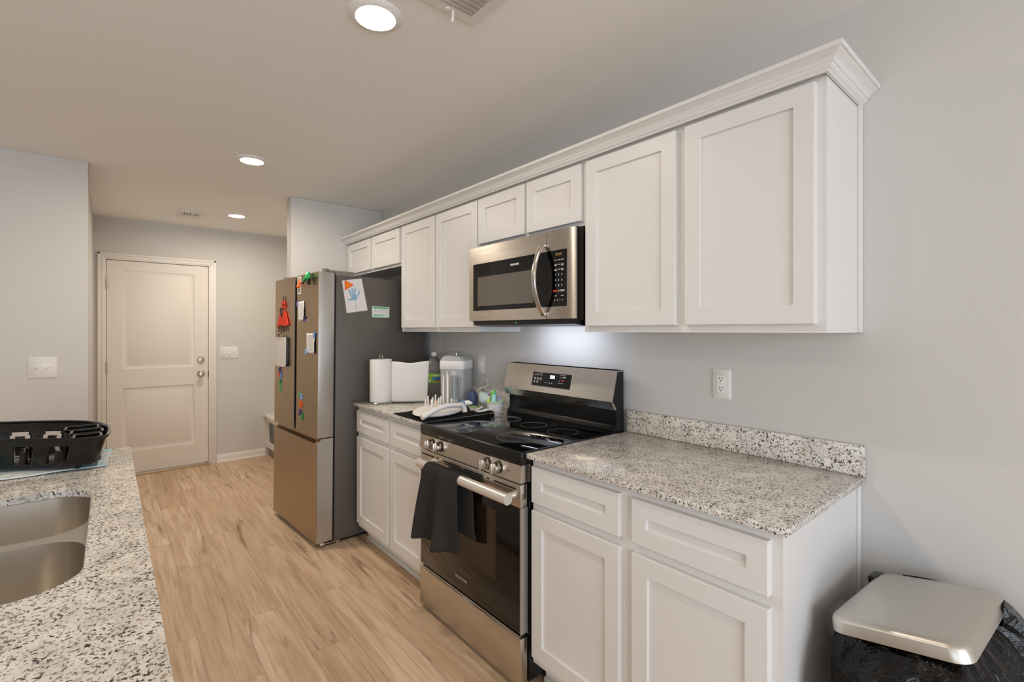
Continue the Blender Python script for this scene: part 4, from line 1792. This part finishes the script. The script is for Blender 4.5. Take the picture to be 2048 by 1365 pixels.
# baby bottle drying rack
TC = Vector((-.452, 1.868, .9238))
TD = math.radians(33)
brk = thing('bottle_rack', 'white bottle drying rack with upright pegs', 'drying rack', TC)
Mt = Matrix.Translation(TC) @ Matrix.Rotation(TD, 4, 'Z') @ Matrix.Translation(-TC)
m = MB()
m.lathe([(0, 0), (.80, .0), (.93, .004), (1.0, .012), (.98, .020), (.86, .028), (.6, .036), (.3, .039), (0, .040)], TC, 56, M=Matrix.Translation(TC) @ Matrix.Rotation(TD, 4, 'Z') @ Matrix.Diagonal((.195, .128, 1, 1)) @ Matrix.Translation(-TC))
m.build('tray', WPEG, brk)
pegs = [(-.500, 1.905, .062), (-.490, 1.872, .058), (-.452, 1.905, .066), (-.472, 1.838, .058), (-.452, 1.848, .062),
        (-.439, 1.843, .178), (-.408, 1.845, .176), (-.362, 1.925, .190), (-.346, 1.900, .176), (-.325, 1.925, .190), (-.290, 1.955, .190), (-.405, 1.812, .05), (-.426, 1.862, .05), (-.53, 1.88, .05), (-.51, 1.85, .05)]
for i, (x, y, h) in enumerate(pegs):
    q = MB()
    q.tube([(x, y, .955), (x, y, .955 + h * .9), (x, y, .955 + h)], [.0048, .0042, .0028], 10)
    q.build('peg', C_AQUA if i == 12 else WPEG, brk)
# arched carrying bar
m = MB()
hp = []
for s in range(25):
    q = s / 24
    hp.append((-.648 + q * .25, 1.712 + q * .012, .9405 + .042 * math.sin(min(1, q * 1.18) * PI * .62)))
hp += [(-.388, 1.723, .970), (-.380, 1.722, .958), (-.378, 1.721, .946), (-.378, 1.720, .938)]
m.tube(hp, [.017] * 8 + [.0155] * (len(hp) - 8), 14, flat=.85)
m.build('carry_bar', WPLAS, brk)

# clear bottles standing on the pegs
for (x, y, r0, r1, h, z0, lab) in ((-.352, 1.868, .030, .024, .160, .966, 'clear baby bottle with blue measuring marks upside down on the rack'),
                                   (-.300, 1.905, .020, .017, .150, .960, 'slim clear tube with a round flange behind the marked baby bottle')):
    t = thing('baby_bottle', lab, 'baby bottle', (x, y, z0), 'bottles on the drying rack')
    m = MB()
    m.lathe([(r0, 0), (r0, h * .3), (r1 + .002, h * .9), (r1, h), (0, h + .001)], (x, y, z0), 28)
    if r0 < .025:
        m.lathe([(r1, h - .004), (r1 + .006, h - .003), (r1 + .006, h + .002), (0, h + .003)], (x, y, z0), 28)
    m.build('shell', CLEARP if r0 > .025 else FROST, t, solid=.0012)
    if r0 > .025:
        m = MB()
        fa = math.atan2(-.442 - y, -1.864 - x) + .25
        for k in range(12):
            z = .03 + k * .0095
            r = r0 + (r1 + .002 - r0) * max(0, (z - h * .3) / (h * .6)) + .0008
            w = .30 if k % 3 == 0 else .16
            vs = []
            for zz in (z, z + .0022):
                for j in range(6):
                    a = fa - w + 2 * w * j / 5
                    vs.append((x + r * math.cos(a), y + r * math.sin(a), z0 + zz))
            m.faces(vs, [[j, j + 1, 7 + j, 6 + j] for j in range(5)])
        m.build('measuring_marks', C_STEELB, t)

# small parts drying on the tray
t = thing('bottle_nipple', 'slate blue and white bottle top lying on its side on the rack', 'bottle part', (-.325, 1.80, .955))
m = MB()
a, b_ = Vector((-.338, 1.842, .972)), Vector((-.318, 1.785, .974))
ax = (b_ - a).normalized()
m.tube([a, b_], .0155, 20)
m.build('ring', C_STEELB, t)
m = MB()
m.tube([b_ - ax * .004, b_ + ax * .004, b_ + ax * .014, b_ + ax * .024, b_ + ax * .032, b_ + ax * .037], [.0165, .0165, .014, .010, .006, .001], 20)
m.build('nipple', WPLAS, t)
m = MB()
m.lathe([(.021, 0), (.022, .03), (.019, .038), (0, .039)], (-.372, 1.832, .956), 28)
single('bottle_collar', 'short clear bottle collar sitting on the rack before the marked bottle', 'bottle part', (-.372, 1.832, .956), m, FROST)
m = MB()
m.tube([(-.425, 1.893, .955), (-.425, 1.893, .992), (-.425, 1.893, 1.004)], [.009, .008, .004], 14)
single('small_brush', 'small teal bottle part standing among the tall pegs', 'bottle part', (-.425, 1.893, .955), m, C_TEAL)
m = MB()
m.lathe([(0, 0), (.022, 0), (.024, .012), (.020, .020), (0, .022)], (-.405, 1.955, .955), 24)
single('pacifier', 'coral and white bottle ring between the rack and the dispenser', 'bottle part', (-.405, 1.955, .955), m, pmat('coral', (226, 170, 150), .4))

# bowls, bib and utensils near the wall


def bowl(mb, c, r, h, M=None, foot=.66):
    mb.lathe([(0, .002), (r * foot, 0), (r * (foot + .1), .004), (r * .90, h * .42), (r * .97, h * .8), (r, h), (r - .003, h), (r * .93, h * .78), (r * .80, h * .42), (r * .5, .008), (0, .007)], c, 40, M=M)


BC_ = Vector((-.143, 1.755, .9145))
t = thing('bowl', 'small white bowl with a lime rim full of baby utensils beside the range', 'bowl', BC_, 'baby bowls')
m = MB()
bowl(m, BC_, .052, .058)
m.build('shell', WPLAS, t)
m = MB()
m.lathe([(.0525, .049), (.0535, .051), (.0535, .058), (.050, .059), (.050, .054)], BC_, 40)
m.build('rim_band', C_LIME, t)
GU = 'baby utensils in the bowl'


def utensil(nm, lab, pts_, rs, mat, flat=1.0):
    m = MB()
    m.tube(pts_, rs, 14, flat=flat)
    single(nm, lab, 'baby utensil', pts_[0], m, mat, GU)


utensil('toddler_spoon', 'lime green baby spoon standing up in the lime-rimmed bowl', [(-.158, 1.768, .950), (-.150, 1.774, .98), (-.142, 1.776, 1.01), (-.136, 1.776, 1.026), (-.133, 1.776, 1.034)], [.004, .005, .009, .009, .003], pmat('lime_plastic', (120, 206, 84), .3))
utensil('teether', 'teal and white teething toy in the lime-rimmed bowl', [(-.155, 1.752, .945), (-.155, 1.752, .975), (-.15, 1.753, .995), (-.147, 1.754, 1.008), (-.146, 1.754, 1.014)], [.012, .017, .012, .008, .002], C_AQUA)
utensil('toddler_spoon', 'teal baby spoon handle behind the aqua teether', [(-.138, 1.760, .955), (-.136, 1.762, .995), (-.135, 1.763, 1.018)], [.005, .009, .006], C_TEAL)
utensil('toddler_spoon', 'plum coloured baby spoon leaning over the bowl edge', [(-.142, 1.786, .968), (-.135, 1.81, .992), (-.130, 1.83, 1.0)], [.005, .006, .008], C_MAGENTA, .6)
utensil('toddler_spoon', 'lavender baby spoon standing nearest the range in the bowl', [(-.140, 1.728, .95), (-.136, 1.724, .99), (-.134, 1.722, 1.012)], [.006, .007, .005], C_LAV)
utensil('teether', 'yellow teething knob lying at the bowl rim', [(-.176, 1.776, .968), (-.168, 1.782, .976), (-.160, 1.788, .978)], [.008, .010, .006], C_YEL)
# tilted mint bowl resting on the green bib
MC = Vector((-.150, 1.848, .950))
m = MB()
bowl(m, Vector((0, 0, 0)), .050, .056, M=Matrix.Translation(MC) @ Matrix.Rotation(math.radians(20), 4, Vector((.6, .8, 0))))
single('bowl', 'pale mint bowl tipped on its side behind the utensil bowl', 'bowl', MC, m, C_MINT, 'baby bowls')
NC = Vector((-.150, 1.972, .9145))
t = thing('silicone_cup', 'navy blue baby cup with pale snowflake marks beside the mint bowl', 'cup', NC)
m = MB()
m.lathe([(0, 0), (.031, 0), (.034, .004), (.036, .04), (.033, .074), (.023, .093), (0, .100)], NC, 32)
m.build('shell', C_NAVY, t)
m = MB()
fa = math.atan2(-.442 - NC.y, -1.864 - NC.x)
for k, (da, z) in enumerate(((-.1, .040), (.25, .034), (.35, .043))):
    p = NC + Vector((.0362 * math.cos(fa + da), .0362 * math.sin(fa + da), z + .012))
    m.lathe([(0, -.0022), (.0022, 0), (0, .0022)], p, 8)
m.build('snowflakes', PRINTW, t)
m = MB()
m.tube([(-.205, 1.935, .922), (-.195, 1.90, .926), (-.185, 1.865, .924), (-.178, 1.83, .922)], [.008, .013, .014, .010], 14, flat=.6)
single('bib', 'rolled green silicone bib in front of the navy cup', 'bib', (-.19, 1.88, .915), m, C_GRN3)
t = thing('burp_cloth', 'small folded cloth with a coral edge between the rack and the bowls', 'cloth', (-.235, 1.84, .9145))
m = MB()
cl = [(-.285, 1.80), (-.225, 1.900), (-.190, 1.845), (-.200, 1.815)]
m.prism(cl, FZ(.924), 0, .009)
m.build('cloth', pmat('cloth_sage', (206, 208, 188), .9, bump=.6, bscale=300), t)
m = MB()
m.tube([(x, y, .9245) for x, y in cl], .0022, 8, closed=True)
m.build('edge', C_PINK, t)
for k, (p0, p1, lab) in enumerate((((-.275, 1.752, .922), (-.165, 1.733, .934), 'long white plastic clip along the edge of the black cooktop'), ((-.268, 1.778, .924), (-.205, 1.805, .932), 'short white plastic clip behind the longer one'))):
    a, b_ = Vector(p0), Vector(p1)
    m = MB()
    m.tube([a, a.lerp(b_, .3), a.lerp(b_, .8), b_], [.007, .009, .006, .007], 8, flat=.8)
    m.box(b_.x - .008, b_.x + .008, b_.y - .004, b_.y + .004, b_.z - .002, b_.z + .008, .001)
    single('plastic_clip', lab, 'clip', p0, m, WPLAS, 'white clips by the cooktop')
# loose white cable at the wall
m = MB()
m.tube([(-.030, 2.055, 1.040), (-.035, 2.02, 1.062), (-.035, 1.985, 1.072), (-.034, 1.962, 1.060), (-.035, 1.968, 1.035), (-.045, 1.990, 1.021), (-.060, 2.010, 1.018), (-.075, 2.03, 1.0), (-.06, 2.05, .95), (-.05, 2.05, .918)], .0026, 8)
single('white_cable', 'thin white cable looping against the wall behind the dispenser', 'cable', (-.05, 2.05, .915), m, WPLAS)

# ------------------------------------------------------------------ trash can
LA = Vector((-.467, -.031, .66))
LROT = Matrix.Translation(LA) @ Matrix.Rotation(-.074, 4, 'Z') @ Matrix.Rotation(-.21, 4, 'X')   # local: x along the hinge, -y to the front
BROT = Matrix.Translation(Vector((-.467, -.031, 0))) @ Matrix.Rotation(-.074, 4, 'Z')
bin_ = thing('trash_can', 'silver-lidded trash can lined with a black bag', 'trash can', (-.29, -.17, 0))
LW, LDp = .378, .262


def loft(mb, rings, M, cap0=False, cap1=False, smooth=True, fix=True):
    n = len(rings[0])
    vs, fs = [], []
    for r in rings:
        vs += [M @ Vector(p) for p in r]
    for k in range(len(rings) - 1):
        for i in range(n):
            fs.append([k * n + i, k * n + (i + 1) % n, (k + 1) * n + (i + 1) % n, (k + 1) * n + i])
    if cap0:
        fs.append(list(range(n)))
    if cap1:
        fs.append([(len(rings) - 1) * n + i for i in range(n)])
    mb.faces(vs, fs, smooth, fix)


m = MB()


def lring(e, z, r):
    return [(x, y, z) for x, y in rrect(-e, LW + e, -LDp - e, e, r, 8)]


loft(m, [lring(-.004, -.036, .03), lring(.006, -.036, .036), lring(.004, -.010, .036), lring(-.001, -.003, .034), lring(-.009, 0, .03), lring(-.03, .0012, .02)], LROT, True, True)
m.build('lid', LIDM, bin_, angle=50)
m = MB()
m.box(.022, .125, -.012, .020, -.060, -.004, .006, 2, LROT)
m.box(.118, .30, -.012, .016, -.055, -.016, .004, 2, LROT)
hg = m.build('hinge_housing', DGREY, bin_)
m = MB()
m.box(.318, LW - .006, -.012, .020, -.05, .001, .006, 2, LROT)
m.build('hinge_cap', BPLAS, hg)
m = MB()


def bring(e, z, r=.05):
    return [(x, y, z) for x, y in rrect(-.005 - e, LW + .005 + e, -LDp + .0 - e, -.005 + min(e, .012), r, 8)]


loft(m, [bring(-.02, .0), bring(-.015, .005), bring(-.005, .50), bring(-.003, .598), bring(-.010, .598), bring(-.02, .3)], BROT, True, False)
m.build('bucket', DGREY, bin_)
# liner folded over the rim, crumpled
m = MB()
NB = 220
out = rrect(.0, LW, -LDp, -.008, .05, 12)
# resample
seg = []
for i in range(len(out)):
    p, q = Vector(out[i]), Vector(out[(i + 1) % len(out)])
    L = (q - p).length
    k = max(1, int(L / .006))
    seg += [p + (q - p) * j / k for j in range(k)]
NS = len(seg)
ctr = Vector((LW / 2, -LDp / 2))
rows_ = [(.628, -.014), (.624, .002), (.616, .016), (.602, .030), (.582, .044), (.57, .054), (.54, .060), (.50, .064), (.46, .066), (.42, .066), (.38, .060), (.34, .05), (.30, .03), (.27, .004)]
vs, fs = [], []
for k, (z, e) in enumerate(rows_):
    for i, p in enumerate(seg):
        d = (p - ctr)
        d = Vector((d.x / (LW / 2), d.y / (LDp / 2)))
        d.normalize()
        front = max(0, min(1, -p.y / LDp))
        ph_ = noise.noise(Vector((p.x * 11, p.y * 11, z * 5)))
        rg_ = 1 - abs(noise.noise(Vector((p.x * 24 + 5, p.y * 24, z * 9 + 2)))) * 2
        amp = .4 + min(1, k / 4)
        ee = e * (1.0 if p.y < -.06 else .35) + (.022 * ph_ + .014 * rg_ - .006) * amp * (1 if p.y < -.04 else .25)
        # the right-hand side billows out more
        if p.x > LW * .7:
            ee += .03 * min(1, (.69 - z) / .1) * (1 if p.y < -.06 else .3)
        q = p + d * ee
        if q.y > -.004:
            q.y = -.004
        zz = z + .040 * front * max(0, 1 - k / 6) + .010 * ph_ * (k > 1) + (.035 * max(0, 1 - k / 7) if p.x > LW * .8 and p.y < -.05 else 0)
        vs.append(BROT @ Vector((q.x, q.y, zz)))
for k in range(len(rows_) - 1):
    for i in range(NS):
        fs.append([k * NS + i, k * NS + (i + 1) % NS, (k + 1) * NS + (i + 1) % NS, (k + 1) * NS + i])
m.faces(vs, fs, True, True)
m.build('bin_liner', BAG, bin_, angle=28)
